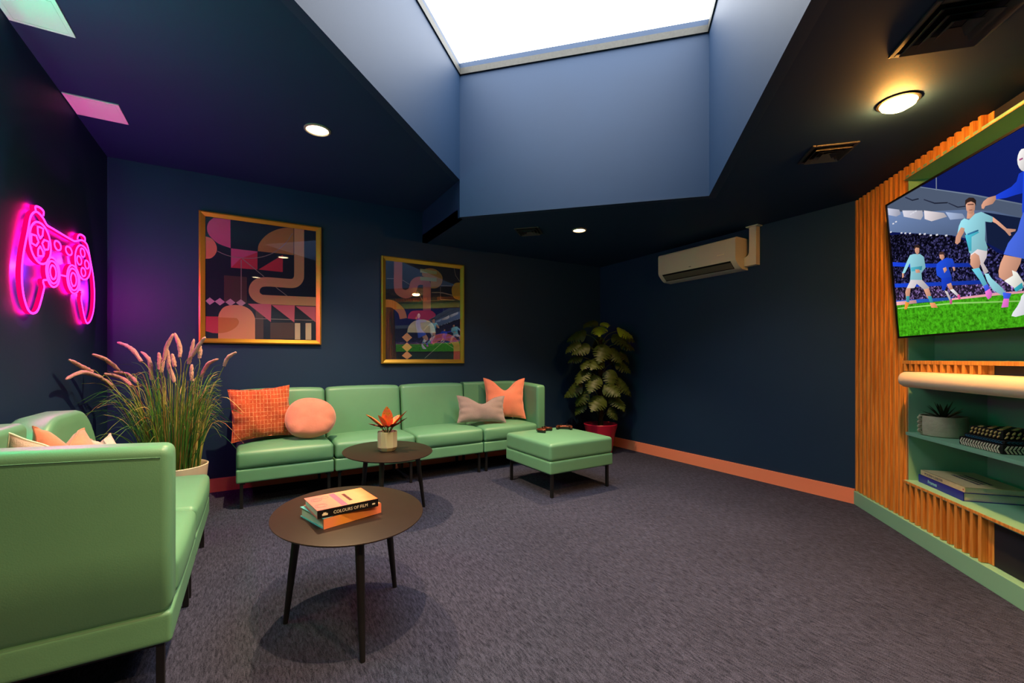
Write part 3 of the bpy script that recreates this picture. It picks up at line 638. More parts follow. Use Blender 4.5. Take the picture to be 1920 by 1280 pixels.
for p in ([(-.285,.205),(-.250,.212),(-.215,.213),(-.222,.175),(-.252,.152),(-.28,.172)], [(-.28,.058),(-.245,.062),(-.21,.070),(-.222,.095),(-.252,.112),(-.278,.09)], [(-.356,.150),(-.358,.128),(-.356,.107),(-.30,.104),(-.272,.13),(-.30,.156)], [(-.145,.162),(-.143,.14),(-.150,.117),(-.195,.106),(-.228,.132),(-.2,.158)]):
    q = []
    for i in range(len(p)):
        a, b = p[i], p[(i + 1) % len(p)]; q += [a, ((a[0] * 2 + b[0]) / 3, (a[1] * 2 + b[1]) / 3), ((a[0] + 2 * b[0]) / 3, (a[1] + 2 * b[1]) / 3)]
    neon_path('direction_key', q, wd=.010)
for y, z in ((-.30, .12), (.46, .12), (-.10, -.01), (.22, 0)): MB().box(0, .012, y, y + .03, z, z + .03).build('wall_standoff', m_black, neon)

for y, z in ((-.38, -.02), (-.12, .10), (.30, .13), (.58, -.02)):                 # the light the tubes throw into the room
    L = bpy.data.lights.new('neon_glow', 'POINT'); L.energy = N_GLOW; L.color = (1, .02, .62); L.shadow_soft_size = .002
    l = bpy.data.objects.new('neon_glow', L); COL.objects.link(l); l.location = (.05, y, z); l.parent = neon

# green neon tube farther along the same wall: its light tints the sofa and the ceiling panel
gn = thing('neon_tube_sign', 'green neon loop on the left wall beyond the edge of view', 'neon sign', (XL, 2.24, 2.05))
m_gn = emit('green_neon', (20, 255, 190), G_NEON)
MB().tube([(.045, a, b) for a, b in ring2((0, 0), .26, .26, 48)] + [(.045, .26, 0)], .011, 10).build('tube', m_gn, gn, smooth=True)
for y in (-.27, .25): MB().box(0, .035, y, y + .02, -.01, .01).build('bracket', m_black, gn)

# ---------------------------------------------------------------- media unit (x along the wall towards the camera, y into the wall)
mu = thing('media_unit', 'built in media wall of oak slats with mint green niches', 'media unit', (XR, 1.6, 0), TVR)
UL = 2.82; NL, NR = .62, 2.20
MB().box(-.0, UL, -.012, .045, 0, .104).build('plinth', m_mint, mu, bevel=.002)
def slats(name, t0, t1, z0, z1, n):
    b = MB(); p = (t1 - t0) / n
    for k in range(n):
        a = t0 + p * k
        b.box(a + p * .04, a + p * .42, 0, .0305, z0, z1)
    b.box(t0, t1, .030, .038, z0, z1)
    return b.build(name, m_oak, mu, bevel=.0012)
slats('slat_panel', .0, NL - .004, .106, HLO - .003, 11)
slats('slat_panel', NR + .004, UL, .106, HLO - .003, 11)
SE = 1.298; SE2 = UL - SE
for z0, z1 in ((.106, .341), (1.068, 1.115), (2.318, HLO - .003)):
    slats('slat_panel', NL, SE, z0, z1, 12); slats('slat_panel', SE2, NR, z0, z1, 12)
m_backer = mat('charcoal_backing_board', (34, 34, 42), .6, .3)
for z0, z1 in ((.106, .341), (1.068, 1.115), (2.318, HLO - .003)): MB().box(SE, SE2, .034, .040, z0, z1).build('backing_board', m_backer, mu)
MB().box(NL - .01, NR + .01, -.001, .0018, .341, .3568).build('edge_strip', m_oak, mu, bevel=.001)
MB().box(NL - .01, NR + .01, -.001, .0018, 1.115, 1.1368).build('edge_strip', m_oak, mu, bevel=.001)
for q in ((NL - .004, NL, .357, .972), (NR, NR + .004, .357, .972), (NL - .004, NL, 1.137, 2.315), (NR, NR + .004, 1.137, 2.315), (NL - .004, NR + .004, 2.315, 2.319)): MB().box(q[0], q[1], -.001, .0018, q[2], q[3]).build('edge_strip', m_oak, mu)
def niche(name, z0, z1, d):
    b = MB(); e = .02
    b.box(NL, NR, .002, d + e, z0 - e, z0).box(NL, NR, .002, d + e, z1, z1 + e).box(NL - e, NL, .03, d + e, z0 - e, z1 + e).box(NR, NR + e, .03, d + e, z0 - e, z1 + e).box(NL, NR, d, d + e, z0, z1)
    return b.build(name, m_mint, mu)
niche('lower_niche', .357, 1.045, .445)
niche('television_niche', 1.137, 2.315, .17)
MB().box(NL + .001, NR - .001, .012, .444, .652, .672).build('shelf', m_mint, mu, bevel=.001)
# cream bullnose ledge
pr = []
LZ0, LZ1 = .972, 1.067
prof = [(.0 + .10, LZ0)] 
b = MB(); r = (LZ1 - LZ0) / 2; n = 14; vs = []
sec = [(.20, LZ0)] + [(-.060 - r * .9 * math.sin(R(180) * k / n), LZ0 + r - r * math.cos(R(180) * k / n)) for k in range(n + 1)] + [(.20, LZ1)]
ts = []
for k in range(9): a = R(90) * k / 8; ts.append((NL + .002 + .085 * (1 - math.sin(R(90) - a) * 1.0) if False else NL + .075 + .085 * (1 - math.cos(a)), math.sin(a)))
full = ts + [(UL - x, f) for x, f in reversed(ts)]
L = len(sec)
for x, f in full:
    for y, z in sec:
        vs.append((x, y if y > 0 else (y * f), z if y > 0 else (LZ0 + r) + (z - LZ0 - r) * (.55 + .45 * f)))
fs = [(i * L + k, i * L + k + 1, (i + 1) * L + k + 1, (i + 1) * L + k) for i in range(len(full) - 1) for k in range(L - 1)]
fs += [tuple(range(L)), tuple(range((len(full) - 1) * L, len(full) * L))]
b.add(vs, fs).build('ledge', m_cream, mu, smooth=True, angle=50)

# ---------------------------------------------------------------- television
TVO = tvw(.634, .03, 1.286)
tvt = thing('television', 'large tilted wall television showing a football match', 'television', TVO, TVR, rx=math.degrees(math.asin(.07 / .875)))
TW, TH = 1.556, .875
m_bezel = mat('black_television_bezel', (9, 9, 11), .35, .5)
MB().box(-.004, TW + .004, .0012, .034, -.004, TH + .004).build('case', m_bezel, tvt, bevel=.002)
b = MB(); bz = .0075
for x0, x1, z0, z1 in ((-.004, TW + .004, -.004, bz), (-.004, TW + .004, TH - bz, TH + .004), (-.004, bz, bz, TH - bz), (TW - bz, TW + .004, bz, TH - bz)): b.box(x0, x1, -.006, .0012, z0, z1)
b.build('bezel', m_bezel, tvt)
MB().box(TW / 2 - .2, TW / 2 + .2, .034, .13, TH / 2 - .2, TH / 2 + .12).build('wall_bracket', m_black, tvt)
SCR = [screen_mat('screen_picture', 0, TV_E), screen_mat('screen_crowd', 1, TV_E), screen_mat('screen_turf', 2, TV_E)]
b = MB()
b.add([(0, .0005, 0), (TW, .0005, 0), (TW, .0005, TH), (0, .0005, TH)], [(0, 1, 2, 3)], 0, [(12, 18, 60), (12, 18, 60), (18, 32, 104), (15, 24, 84)])
for k, (m, c, p) in enumerate(TVP):
    y = .0002 - k * .00004
    if m == 0 and k > 2:                                     # players and boards: lighter towards the floodlights
        ax = sum(q[0] for q in p) / len(p); az = sum(q[1] for q in p) / len(p); ex = max(abs(q[0] - ax) + abs(q[1] - az) for q in p)
        c = [tuple(max(0, min(255, v * (1 + .20 * ((az * -1 + z) * .7 - (x - ax)) / ex))) for v in c) for x, z in p]
    elif k == 1:
        zs = [q[1] for q in p]; c = [tuple(v * (.62 + .75 * (z - min(zs)) / (max(zs) - min(zs))) for v in (86, 104, 138)) for x, z in p]
    elif m == 1 and k < 15:
        zs = [q[1] for q in p]; c = [tuple(v * (.9 - .5 * (z - min(zs)) / (max(zs) - min(zs))) for v in c) for x, z in p]
    b.add([(x / 1000, y, z / 1000) for x, z in p], [tuple(range(len(p)))], m, c)
for x, z in ((26, 690), (134, 654), (171, 642), (214, 629), (303, 600), (343, 589), (392, 568), (441, 557), (511, 534), (60, 735), (90, 738), (240, 740), (262, 741), (284, 742)):
    b.add([((x - 9) / 1000, -.004, (z - 3) / 1000), ((x + 9) / 1000, -.004, (z - 5) / 1000), ((x + 9) / 1000, -.004, (z + 4) / 1000), ((x - 9) / 1000, -.004, (z + 6) / 1000)], [(0, 1, 2, 3)], 0, (215, 215, 225))
b.build('screen', SCR, tvt, recalc=False)

# ---------------------------------------------------------------- air conditioner and its trunking
ac = thing('air_conditioner', 'white wall mounted air conditioner high on the navy wall', 'air conditioner', (XR, 2.925, 2.0))
pf = [(0, .30), (-.185, .30), (-.200, .292), (-.206, .275), (-.204, .10), (-.196, .075), (-.150, .030), (-.125, .012), (-.10, .004), (0, 0)]
AL = .455
casing = MB().prism(pf, -AL, AL, lambda p, h: (p[0], h, p[1])).build('casing', m_white, ac, smooth=True, angle=30)
def acq(a, b, k): return (pf[a][0] + (pf[b][0] - pf[a][0]) * k, pf[a][1] + (pf[b][1] - pf[a][1]) * k)
# louvre slot along the lower front chamfer
p0, p1 = (-.1985, .0785), (-.128, .0115)
dx, dz = p1[0] - p0[0], p1[1] - p0[1]; LL = math.hypot(dx, dz); nx, nz = -dz / LL * -1, dx / LL * -1
def lp_(k, o): return (p0[0] + dx * k - abs(dz) / LL * o, p0[1] + dz * k - abs(dx) / LL * o)
def strip(name, k0, k1, o0, o1, y0, y1, m, par=None):
    q = [lp_(k0, o0), lp_(k1, o0), lp_(k1, o1), lp_(k0, o1)]
    return MB().prism(q, y0, y1, lambda p, h: (p[0], h, p[1])).build(name, m, par or ac)
outlet = strip('air_outlet', .02, .98, -.001, .0022, -AL + .055, AL - .05, m_darkslot)
strip('louvre_flap', .20, .86, .0022, .006, -AL + .06, AL - .055, m_grey, outlet)
MB().box(-.2075, -.2055, -AL + .11, -AL + .19, .150, .158).build('logo_mark', mat('pale_logo', (232, 224, 190), .4), casing)
MB().box(-.2072, -.2052, .03, .055, .100, .106).build('indicator', m_grey, casing)
tr = thing('cable_trunking', 'white angled trunking from the air conditioner up to the ceiling', 'trunking', (XR, 2.41, 2.03))
n = 8; q = [(-.055, 0), (.060, 0), (.060, .085)] + [(.060 - .002 - .045 * math.sin(R(90) * k / n) + .002, .085 + .045 * (1 - math.cos(R(90) * k / n))) for k in range(n + 1)] + [(.012, .365), (-.055, .365)]
MB().prism(q, -.065, 0, lambda p, h: (h, p[0], p[1])).build('duct_cover', m_white, tr, bevel=.003)
MB().box(-.085, 0, -.08, .035, .360, .3695).build('ceiling_flange', m_white, tr, bevel=.002)
# ---------------------------------------------------------------- cushions
def rust_weave():
    m = mat('rust_woven_check', (186, 84, 50), .95, .1, sheen=.3)
    nt = m.node_tree; b = nt.nodes['Principled BSDF']; tc = nt.nodes.new('ShaderNodeTexCoord')
    mp = nt.nodes.new('ShaderNodeMapping'); mp.inputs['Rotation'].default_value = (R(90), 0, 0)
    br = nt.nodes.new('ShaderNodeTexBrick'); br.offset = 0; br.inputs['Scale'].default_value = 1
    br.inputs['Color1'].default_value = lin((190, 84, 48)); br.inputs['Color2'].default_value = lin((168, 70, 42)); br.inputs['Mortar'].default_value = lin((234, 158, 112))
    br.inputs['Brick Width'].default_value = .026; br.inputs['Row Height'].default_value = .034; br.inputs['Mortar Size'].default_value = .0022; br.inputs['Mortar Smooth'].default_value = .4
    n = nt.nodes.new('ShaderNodeTexNoise'); n.inputs['Scale'].default_value = 55
    mx = nt.nodes.new('ShaderNodeMix'); mx.data_type = 'RGBA'; mx.inputs[7].default_value = lin((186, 84, 50))
    nt.links.new(tc.outputs['Object'], mp.inputs[0]); nt.links.new(mp.outputs[0], br.inputs['Vector']); nt.links.new(tc.outputs['Object'], n.inputs['Vector'])
    r = nt.nodes.new('ShaderNodeMapRange'); r.inputs['From Min'].default_value = .4; r.inputs['From Max'].default_value = .65; nt.links.new(n.outputs['Fac'], r.inputs['Value'])
    nt.links.new(r.outputs[0], mx.inputs['Factor']); nt.links.new(br.outputs[0], mx.inputs[6]); nt.links.new(mx.outputs[2], b.inputs['Base Color'])
    bp = nt.nodes.new('ShaderNodeBump'); bp.inputs['Strength'].default_value = .5; bp.inputs['Distance'].default_value = .004
    nt.links.new(br.outputs['Fac'], bp.inputs['Height']); nt.links.new(bp.outputs[0], b.inputs['Normal'])
    return m
m_rust = rust_weave()
m_pinkv = mat('pink_velvet', (214, 132, 112), .85, .2, sheen=.5, bump=(60, .15), var=(9, .10))
m_peach = mat('peach_velvet', (232, 132, 104), .85, .2, sheen=.5, bump=(60, .12), var=(8, .08))
m_greyv = mat('mauve_grey_velvet', (150, 130, 128), .85, .2, sheen=.5, bump=(60, .12), var=(8, .10))
m_tanv = mat('terracotta_velvet', (206, 128, 98), .85, .2, sheen=.4, bump=(60, .12), var=(8, .1))
m_blush = mat('blush_linen', (214, 176, 166), .9, .2, bump=(200, .2), var=(10, .06))
m_pipe = mat('cream_piping', (236, 228, 206), .8, .2)
def pillow(w, h, th, m, label, loc, rz, tilt, roll=0, chop=0, pin=.10, wr=.010, name='cushion', seed=0, pipe=None, slump=0, group=None):
    t = thing(name, label, 'cushion', loc, rz, group=group)
    n = 26; rnd = random.Random(seed); ph = [rnd.uniform(0, 6) for _ in range(6)]
    M3 = Matrix.Rotation(R(-tilt), 3, 'X') @ Matrix.Rotation(R(roll), 3, 'Y')
    def P(i, j, s):
        u, v = -1 + 2 * i / n, -1 + 2 * j / n
        uu = math.sin(u * math.pi / 2) * .35 + u * .65; vv = math.sin(v * math.pi / 2) * .35 + v * .65
        x = w / 2 * uu * (1 - pin * (1 - vv * vv) * abs(uu)); z = h / 2 * vv * (1 - pin * (1 - uu * uu) * abs(vv))
        q = max(0, (1 - uu ** 2) * (1 - vv ** 2)) ** .5
        y = s * th / 2 * q
        y += wr * q * math.sin(5 * uu + 3 * vv + ph[0]) * .5 + s * wr * (abs(uu) ** 3) * math.sin(13 * vv + ph[1]) * (1 - abs(vv)) + s * wr * (abs(vv) ** 3) * math.sin(12 * uu + ph[2]) * (1 - abs(uu))
        if chop:
            k = math.exp(-(uu / .42) ** 2) * ((vv + 1) / 2) ** 3
            z -= chop * k; y -= s * th * .16 * math.exp(-(uu / .16) ** 2) * max(0, vv)
        z -= slump * (1 - uu * uu) * (vv + 1) / 2
        return M3 @ Vector((x, y, z + h / 2))
    vs = []; fs = []; idx = {}
    for s_ in (1, -1):
        for i in range(n + 1):
            for j in range(n + 1):
                edge = i in (0, n) or j in (0, n); key = (i, j, 0 if edge else s_)
                if key not in idx: idx[key] = len(vs); vs.append(P(i, j, s_))
        for i in range(n):
            for j in range(n):
                fs.append(tuple(idx[(a, b_, 0 if (a in (0, n) or b_ in (0, n)) else s_)] for a, b_ in ((i, j), (i + 1, j), (i + 1, j + 1), (i, j + 1))))
    lo = min(p.z for p in vs); vs = [p - Vector((0, 0, lo)) for p in vs]
    cv = MB().add(vs, fs).build('cover', m, t, smooth=True, angle=60)
    if True:
        ring = [(i, 0) for i in range(n)] + [(n, j) for j in range(n)] + [(i, n) for i in range(n, 0, -1)] + [(0, j) for j in range(n, 0, -1)]
        pts = [vs[idx[(i, j, 0)]] for i, j in ring]; pts.append(pts[0])
        MB().tube(pts, .0034, 6, cap=False).build('piping', pipe or m, cv, smooth=True)
    if pipe:
        MB().tube([vs[idx[(int(n * .5), j, -1 if 0 < j < n else 0)]] + Vector((0, -.001, 0)) for j in range(n + 1)], .004, 6).build('piping', pipe, cv, smooth=True)
    return t
SEAT = .472
pillow(.455, .435, .15, m_rust, 'square rust woven cushion at the left end of the long sofa', (.075, 4.185, SEAT), 4, 14, roll=-3, pin=.09, seed=3, wr=.020)
pillow(.52, .29, .14, m_greyv, 'small mauve grey lumbar cushion in front of the peach cushion', (2.06, 4.10, SEAT), -14, 20, roll=2, chop=.085, pin=.10, seed=5)
pillow(.48, .46, .14, m_peach, 'large peach velvet cushion with a dented top in the sofa corner', (2.415, 4.235, SEAT), -17, 10, roll=1, chop=.115, pin=.13, seed=9)
# round cushion
t = thing('cushion', 'round pink velvet cushion leaning beside the rust woven cushion', 'cushion', (.42, 4.055, SEAT), -3)
b = MB(); n, mseg = 40, 12; vs = []; fs = []; Rr, T = .192, .075
rows = []
for j in range(2 * mseg + 1):
    a = -math.pi / 2 + math.pi * j / (2 * mseg); rows.append((Rr * (math.cos(a) ** .62), T * math.sin(a)))
M3 = Matrix.Rotation(R(-24), 3, 'X')
for j, (r_, y) in enumerate(rows):
    for k in range(n):
        a = TAU * k / n; e = r_ / Rr
        rr = r_ * (1 + .02 * math.sin(3 * a + 1)) ; yy = y * (1 - .30 * math.sin(26 * a + 2 * math.sin(3 * a)) * e ** 5 * (1 - e ** 30)) + .006 * math.sin(4 * a + 2 * e) * e
        x, z = rr * math.cos(a) * 1.03, rr * math.sin(a) * .98
        if z < -.13: z = -.13 + (z + .13) * .6
        vs.append(M3 @ Vector((x, yy, z + .166)))
fs = [(j * n + k, j * n + (k + 1) % n, (j + 1) * n + (k + 1) % n, (j + 1) * n + k) for j in range(2 * mseg) for k in range(n)]
lo = min(p.z for p in vs); vs = [p - Vector((0, 0, lo)) for p in vs]
cv = b.add(vs, fs).build('cover', m_pinkv, t, smooth=True, angle=80, weld=True)
j = mseg; pts = [vs[j * n + k] for k in range(n)] + [vs[j * n]]
MB().tube(pts, .004, 6, cap=False).build('piping', m_pinkv, cv, smooth=True)
# left sofa: partly hidden behind the raised end
pillow(.36, .36, .12, m_blush, 'blush linen cushion with cream piping behind the near sofa end', (-.60, 2.105, SEAT), 180, 8, roll=-15, seed=12, pipe=m_pipe, slump=.02)
pillow(.44, .38, .14, m_tanv, 'terracotta cushion with a dented top against the left sofa back', (-.60, 2.345, SEAT), 88, 9, roll=9, chop=.10, seed=15)
pillow(.26, .31, .11, m_blush, 'small blush cushion at the far end of the left sofa', (-.575, 2.73, SEAT), 86, 9, roll=4, chop=.04, seed=18)

# ---------------------------------------------------------------- books
def book(label, w, d, h, loc, rz, cov, spine, group, name='book', inset=.006):
    """local: spine along x at y=0, pages run back along +y"""
    t = thing(name, label, 'book', loc, rz, group=group)
    c = .0028
    b = MB(); b.box(0, w, 0, d, 0, c, 0).box(0, w, 0, d, h - c, h, 0).box(0, w, -.0005, .004, 0, h, 1)
    b.build('cover', [cov, spine], t)
    MB().box(inset, w - inset, .0035, d - inset, c, h - c).build('pages', m_paper, t)
    return t
def cover_of(t): return [c for c in t.children if c.name.startswith('cover')][0]
def gradmat(name, stops, axis, scale, off, rough=.35):
    """a printed dust jacket: colours run across the jacket"""
    m = mat(name, stops[0][1], rough, .5)
    nt = m.node_tree; b = nt.nodes['Principled BSDF']; tc = nt.nodes.new('ShaderNodeTexCoord'); sp = nt.nodes.new('ShaderNodeSeparateXYZ')
    nz = nt.nodes.new('ShaderNodeTexNoise'); nz.inputs['Scale'].default_value = 14
    nt.links.new(tc.outputs['Object'], sp.inputs[0]); nt.links.new(tc.outputs['Object'], nz.inputs['Vector'])
    ma = nt.nodes.new('ShaderNodeMath'); ma.operation = 'MULTIPLY_ADD'; ma.inputs[1].default_value = scale; ma.inputs[2].default_value = off
    nt.links.new(sp.outputs[axis], ma.inputs[0])
    m2 = nt.nodes.new('ShaderNodeMath'); m2.operation = 'MULTIPLY_ADD'; m2.inputs[1].default_value = .35; nt.links.new(nz.outputs['Fac'], m2.inputs[0]); nt.links.new(ma.outputs[0], m2.inputs[2])
    cr = nt.nodes.new('ShaderNodeValToRGB'); el = cr.color_ramp.elements
    el[0].position, el[0].color = stops[0][0], lin(stops[0][1]); el[1].position, el[1].color = stops[-1][0], lin(stops[-1][1])
    for p, c in stops[1:-1]: e = el.new(p); e.color = lin(c)
    nt.links.new(m2.outputs[0], cr.inputs[0]); nt.links.new(cr.outputs[0], b.inputs['Base Color'])
    return m
m_jk1 = gradmat('sunset_jacket', [(.1, (206, 116, 108)), (.45, (226, 140, 112)), (.7, (238, 160, 110)), (1, (244, 104, 50))], 0, 3.4, -.12)
m_jk2 = gradmat('orange_jacket', [(.1, (96, 184, 196)), (.38, (226, 226, 214)), (.6, (240, 190, 140)), (1, (240, 150, 92))], 0, 3.6, -.1)
m_sp2 = gradmat('orange_spine', [(.1, (240, 140, 96)), (.4, (232, 150, 60)), (.7, (240, 150, 80)), (1, (238, 132, 100))], 0, 3.6, -.1)
m_spblack = mat('black_book_spine', (16, 14, 16), .35, .5)
m_ink = mat('dark_brown_print', (92, 40, 44), .5, .3); m_mauve = mat('mauve_print_band', (150, 92, 116), .5, .3); m_lett = mat('cream_lettering', (238, 226, 200), .5, .3)
GB = 'books stacked on the nearer coffee table'
TT = .4604
b1 = book('thick orange spined book, lower one on the nearer coffee table', .262, .222, .042, (.244, 1.905, TT), 18, m_jk2, m_sp2, GB)
b2 = book('black spined book about film, upper one on the nearer coffee table', .252, .210, .033, (.222, 1.913, TT + .0425), 8.5, m_jk1, m_spblack, GB)
text_mesh('spine_title', 'COLOURS OF FILM', .0185, m_lett, cover_of(b2), (.062, -.0006, .0095), (R(90), 0, 0), sx=.92)

MB().box(.018, .040, -.0010, -.0004, .010, .018).box(.022, .034, -.0010, -.0004, .018, .022).box(.225, .238, -.0010, -.0004, .012, .018).build('spine_emblem', m_lett, cover_of(b2))
b = MB()
b.box(.100, .124, .008, .198, .033, .0333)
b.build('cover_band', m_mauve, cover_of(b2))
b = MB(); rnd = random.Random(2); y = .055
while y < .165:
    q = rnd.uniform(.009, .015); b.box(.146, .160, y, y + q * .75, .033, .0334); b.box(.149, .157, y + q * .75, y + q * .9, .033, .0334); y += q
b.build('cover_title', m_ink, cover_of(b2))
b = MB()
for cx, cy, r_ in ((.036, .15, .022), (.036, .15, .014), (.03, .06, .024), (.03, .06, .016), (.075, .165, .014)):
    P = [(cx + r_ * math.cos(TAU * k / 20), cy + r_ * math.sin(TAU * k / 20)) for k in range(21)]
    b.tube([(x, y, .0331) for x, y in P], .0007, 4, cap=False)
b.build('cover_drawing', m_mauve, cover_of(b2))

GN = 'large books lying in the lower mint niche'
def on_mu(t, off, z): return tvw(t, off, z)
m_bluebk = mat('royal_blue_book', (18, 24, 150), .35, .5); m_creambk = mat('cream_book_cover', (216, 192, 150), .5, .4, var=(30, .08))
m_teal = mat('pale_teal_lettering', (150, 226, 226), .5, .3); m_navyink = mat('navy_print', (54, 50, 86), .6, .3)
nb = book('large royal blue book under the cream book in the lower niche', .410, .285, .047, on_mu(.645, -.070, .3578), TVR - 3.5 + .0, m_bluebk, m_bluebk, GN)
nb.rotation_euler = (0, 0, R(TVR - 2.2))
text_mesh('spine_title', 'Frames', .030, m_teal, cover_of(nb), (.095, -.0008, .014), (R(90), 0, 0))
na = book('cream book lying on top of the blue book in the lower niche', .400, .270, .030, on_mu(.652, -.078, .4052), TVR - 2.2, m_creambk, m_creambk, GN)
text_mesh('spine_title', 'MODERN LONDON', .021, m_navyink, cover_of(na), (.040, -.0008, .0075), (R(90), 0, 0), sx=.92)
b = MB(); rnd = random.Random(5)
for row in range(3):
    x = .10
    while x < .31:
        q = rnd.uniform(.006, .02); b.box(x, x + q, .10 + row * .03, .118 + row * .03, .030, .0303); x += q + .005
b.build('cover_print', m_navyink, cover_of(na))
MB().box(.385, .395, -.001, -.0004, .010, .018).build('spine_emblem', mat('red_print', (170, 60, 50), .5), cover_of(na))

# ---------------------------------------------------------------- woven boxes
m_wblack = mat('black_woven_strap', (16, 15, 16), .6, .3); m_wcream = mat('cream_woven_strap', (214, 204, 178), .65, .3)
m_wgold = mat('straw_woven_strap', (206, 176, 108), .65, .3); m_wteal = mat('blue_woven_strap', (36, 82, 108), .65, .3)
def woven(label, w, d, h, loc, rz, m2, pattern, lid=False):
    t = thing('woven_box', label, 'woven box', loc, rz, group='black woven boxes stacked on the niche shelf')
    bd = MB().rbox((w / 2, d / 2, h / 2), (w, d, h), .006, n=2).build('body', m_wblack, t, smooth=True)
    b = MB()
    def face(org, ux, L, nrm):
        ux = Vector(ux); nrm = Vector(nrm); org = Vector(org)
        if pattern == 'chevron':
            rows_, st = 2, .0165; rh = (h - .006) / rows_
            for r_ in range(rows_):
                k = 0
                while k * st < L - st * 1.2:
                    sl = st * .75 * (1 if r_ % 2 else -1)
                    a = k * st + st * .35 + (st * .75 if sl < 0 else 0) ; z = .003 + r_ * rh
                    p = [org + ux * a + Vector((0, 0, z)), org + ux * (a + st * .5) + Vector((0, 0, z)), org + ux * (a + st * .5 + sl) + Vector((0, 0, z + rh * .92)), org + ux * (a + sl) + Vector((0, 0, z + rh * .92))]
                    q = [v + nrm * .0022 for v in p]
                    b.add(p + q, [(0, 1, 2, 3), (4, 5, 6, 7), (0, 1, 5, 4), (1, 2, 6, 5), (2, 3, 7, 6), (3, 0, 4, 7)]); k += 1
        else:
            st = .024; rows_ = 2; rh = (h - .005) / rows_
            for r_ in range(rows_):
                k = 0
                while k * st < L - st * .9:
                    a = k * st + (st * .45 if r_ else .004)
                    z = .0035 + r_ * rh
                    c = org + ux * (a + st * .3) + Vector((0, 0, z + rh * .45))
                    pts = [c - ux * st * .26 - Vector((0, 0, rh * .36)) , c + nrm * .002, c + ux * st * .26 + Vector((0, 0, rh * .36))]
                    b.tube(pts, [.003, .0052, .003], 8); k += 1
    face((0.004, 0, 0), (1, 0, 0), w - .006, (0, -1, 0)); face((w, .004, 0), (0, 1, 0), d - .006, (1, 0, 0)); face((0, d - .004, 0), (0, -1, 0), d - .006, (-1, 0, 0))
    b.build('weave', m2, bd)
    if pattern != 'chevron' or lid:
        b = MB()
        for i in range(int(w / .03)):
            for j in range(int(d / .03)):
                if (i + j) % 2: b.rbox((.018 + i * .03, .018 + j * .03, h), (.024, .011, .006), .002, k=1, n=1)
        b.build('lid_weave', m2, bd)
    return t
woven('large black and cream chevron woven box, bottom of the stack on the niche shelf', .272, .235, .046, on_mu(1.045, -.040, .6725), TVR + 2.5, m_wcream, 'chevron')
woven('thin blue woven box between the two other woven boxes on the niche shelf', .250, .215, .020, on_mu(1.058, -.055, .7190), TVR + 2.5, m_wteal, 'chevron')
woven('small black and straw woven box, topmost of the stack on the niche shelf', .205, .185, .044, on_mu(1.080, -.066, .7395), TVR + 2.5, m_wgold, 'twist', True)

# ---------------------------------------------------------------- niche plant
m_conc = mat('pale_concrete_glaze', (172, 166, 142), .8, .3, bump=(70, .25), var=(22, .12))
m_agave = mat('dark_agave_leaf', (52, 62, 34), .5, .4, var=(30, .25)); m_agave2 = mat('amber_agave_leaf', (150, 110, 50), .5, .4, var=(30, .2))
pc = on_mu(.752, -.138, .6725)
t = thing('potted_succulent', 'spiky agave in a pale concrete pot with looped lugs on the niche shelf', 'potted plant', pc, TVR)
pb = MB().lathe([(.0001, 0), (.100, 0), (.107, .006), (.112, .05), (.111, .118), (.108, .124), (.102, .122), (.100, .100), (.0001, .100)], 48).build('pot', m_conc, t, smooth=True)
for sy in (-1, 1):
    for k in range(4):
        z = .030 + k * .026
        MB().tube([(.0, sy * (.108 + .020 * math.sin(math.pi * i / 8)), z + .011 * math.cos(math.pi * i / 8)) for i in range(9)], .0062, 8).build('pot_lug', m_conc, pb, smooth=True)
MB().lathe([(.0001, .103), (.10, .101)], 32).build('soil', m_soil, t)
def blade_leaf(name, base_, dirv, L, wd, m, parent, bend=.5, fold=.25, nseg=10):
    d = Vector(dirv).normalized(); side = d.cross(Vector((0, 0, 1)))
    side = side.normalized() if side.length > 1e-3 else Vector((1, 0, 0)); upv = side.cross(d).normalized()
    vs = []; fs = []; p = Vector(base_); dd = d.copy()
    for i in range(nseg + 1):
        f = i / nseg; ww = wd * (math.sin(math.pi * min(1, f * .62 + .34)) if f < .999 else 0.02)
        ww = wd * (.55 + .9 * f - 1.43 * f ** 2.2) if f < .995 else .0004
        nn = side.cross(dd).normalized()
        vs += [p - side * ww + nn * ww * fold, p + nn * 0, p + side * ww + nn * ww * fold, p - nn * ww * .22]
        dd = (dd + Vector((0, 0, -bend / nseg))).normalized(); p = p + dd * L / nseg
    for i in range(nseg):
        for a, b_ in ((0, 1), (1, 2), (2, 3), (3, 0)): fs.append((i * 4 + a, i * 4 + b_, (i + 1) * 4 + b_, (i + 1) * 4 + a))
    fs += [(0, 1, 2, 3), tuple(nseg * 4 + k for k in range(4))]
    return MB().add(vs, fs).build(name, m, parent, smooth=True, angle=70)
rnd = random.Random(8)
for k in range(22):
    a = TAU * k * .381966 * 1.0; e = .15 + .055 * k
    dv = (math.cos(a) * math.cos(e), math.sin(a) * math.cos(e), math.sin(e))
    L = rnd.uniform(.10, .125)
    blade_leaf('leaf', (dv[0] * .012, dv[1] * .012, .104), dv, L, .0125, m_agave2 if k in (3, 8, 11) else m_agave, t, bend=.15)

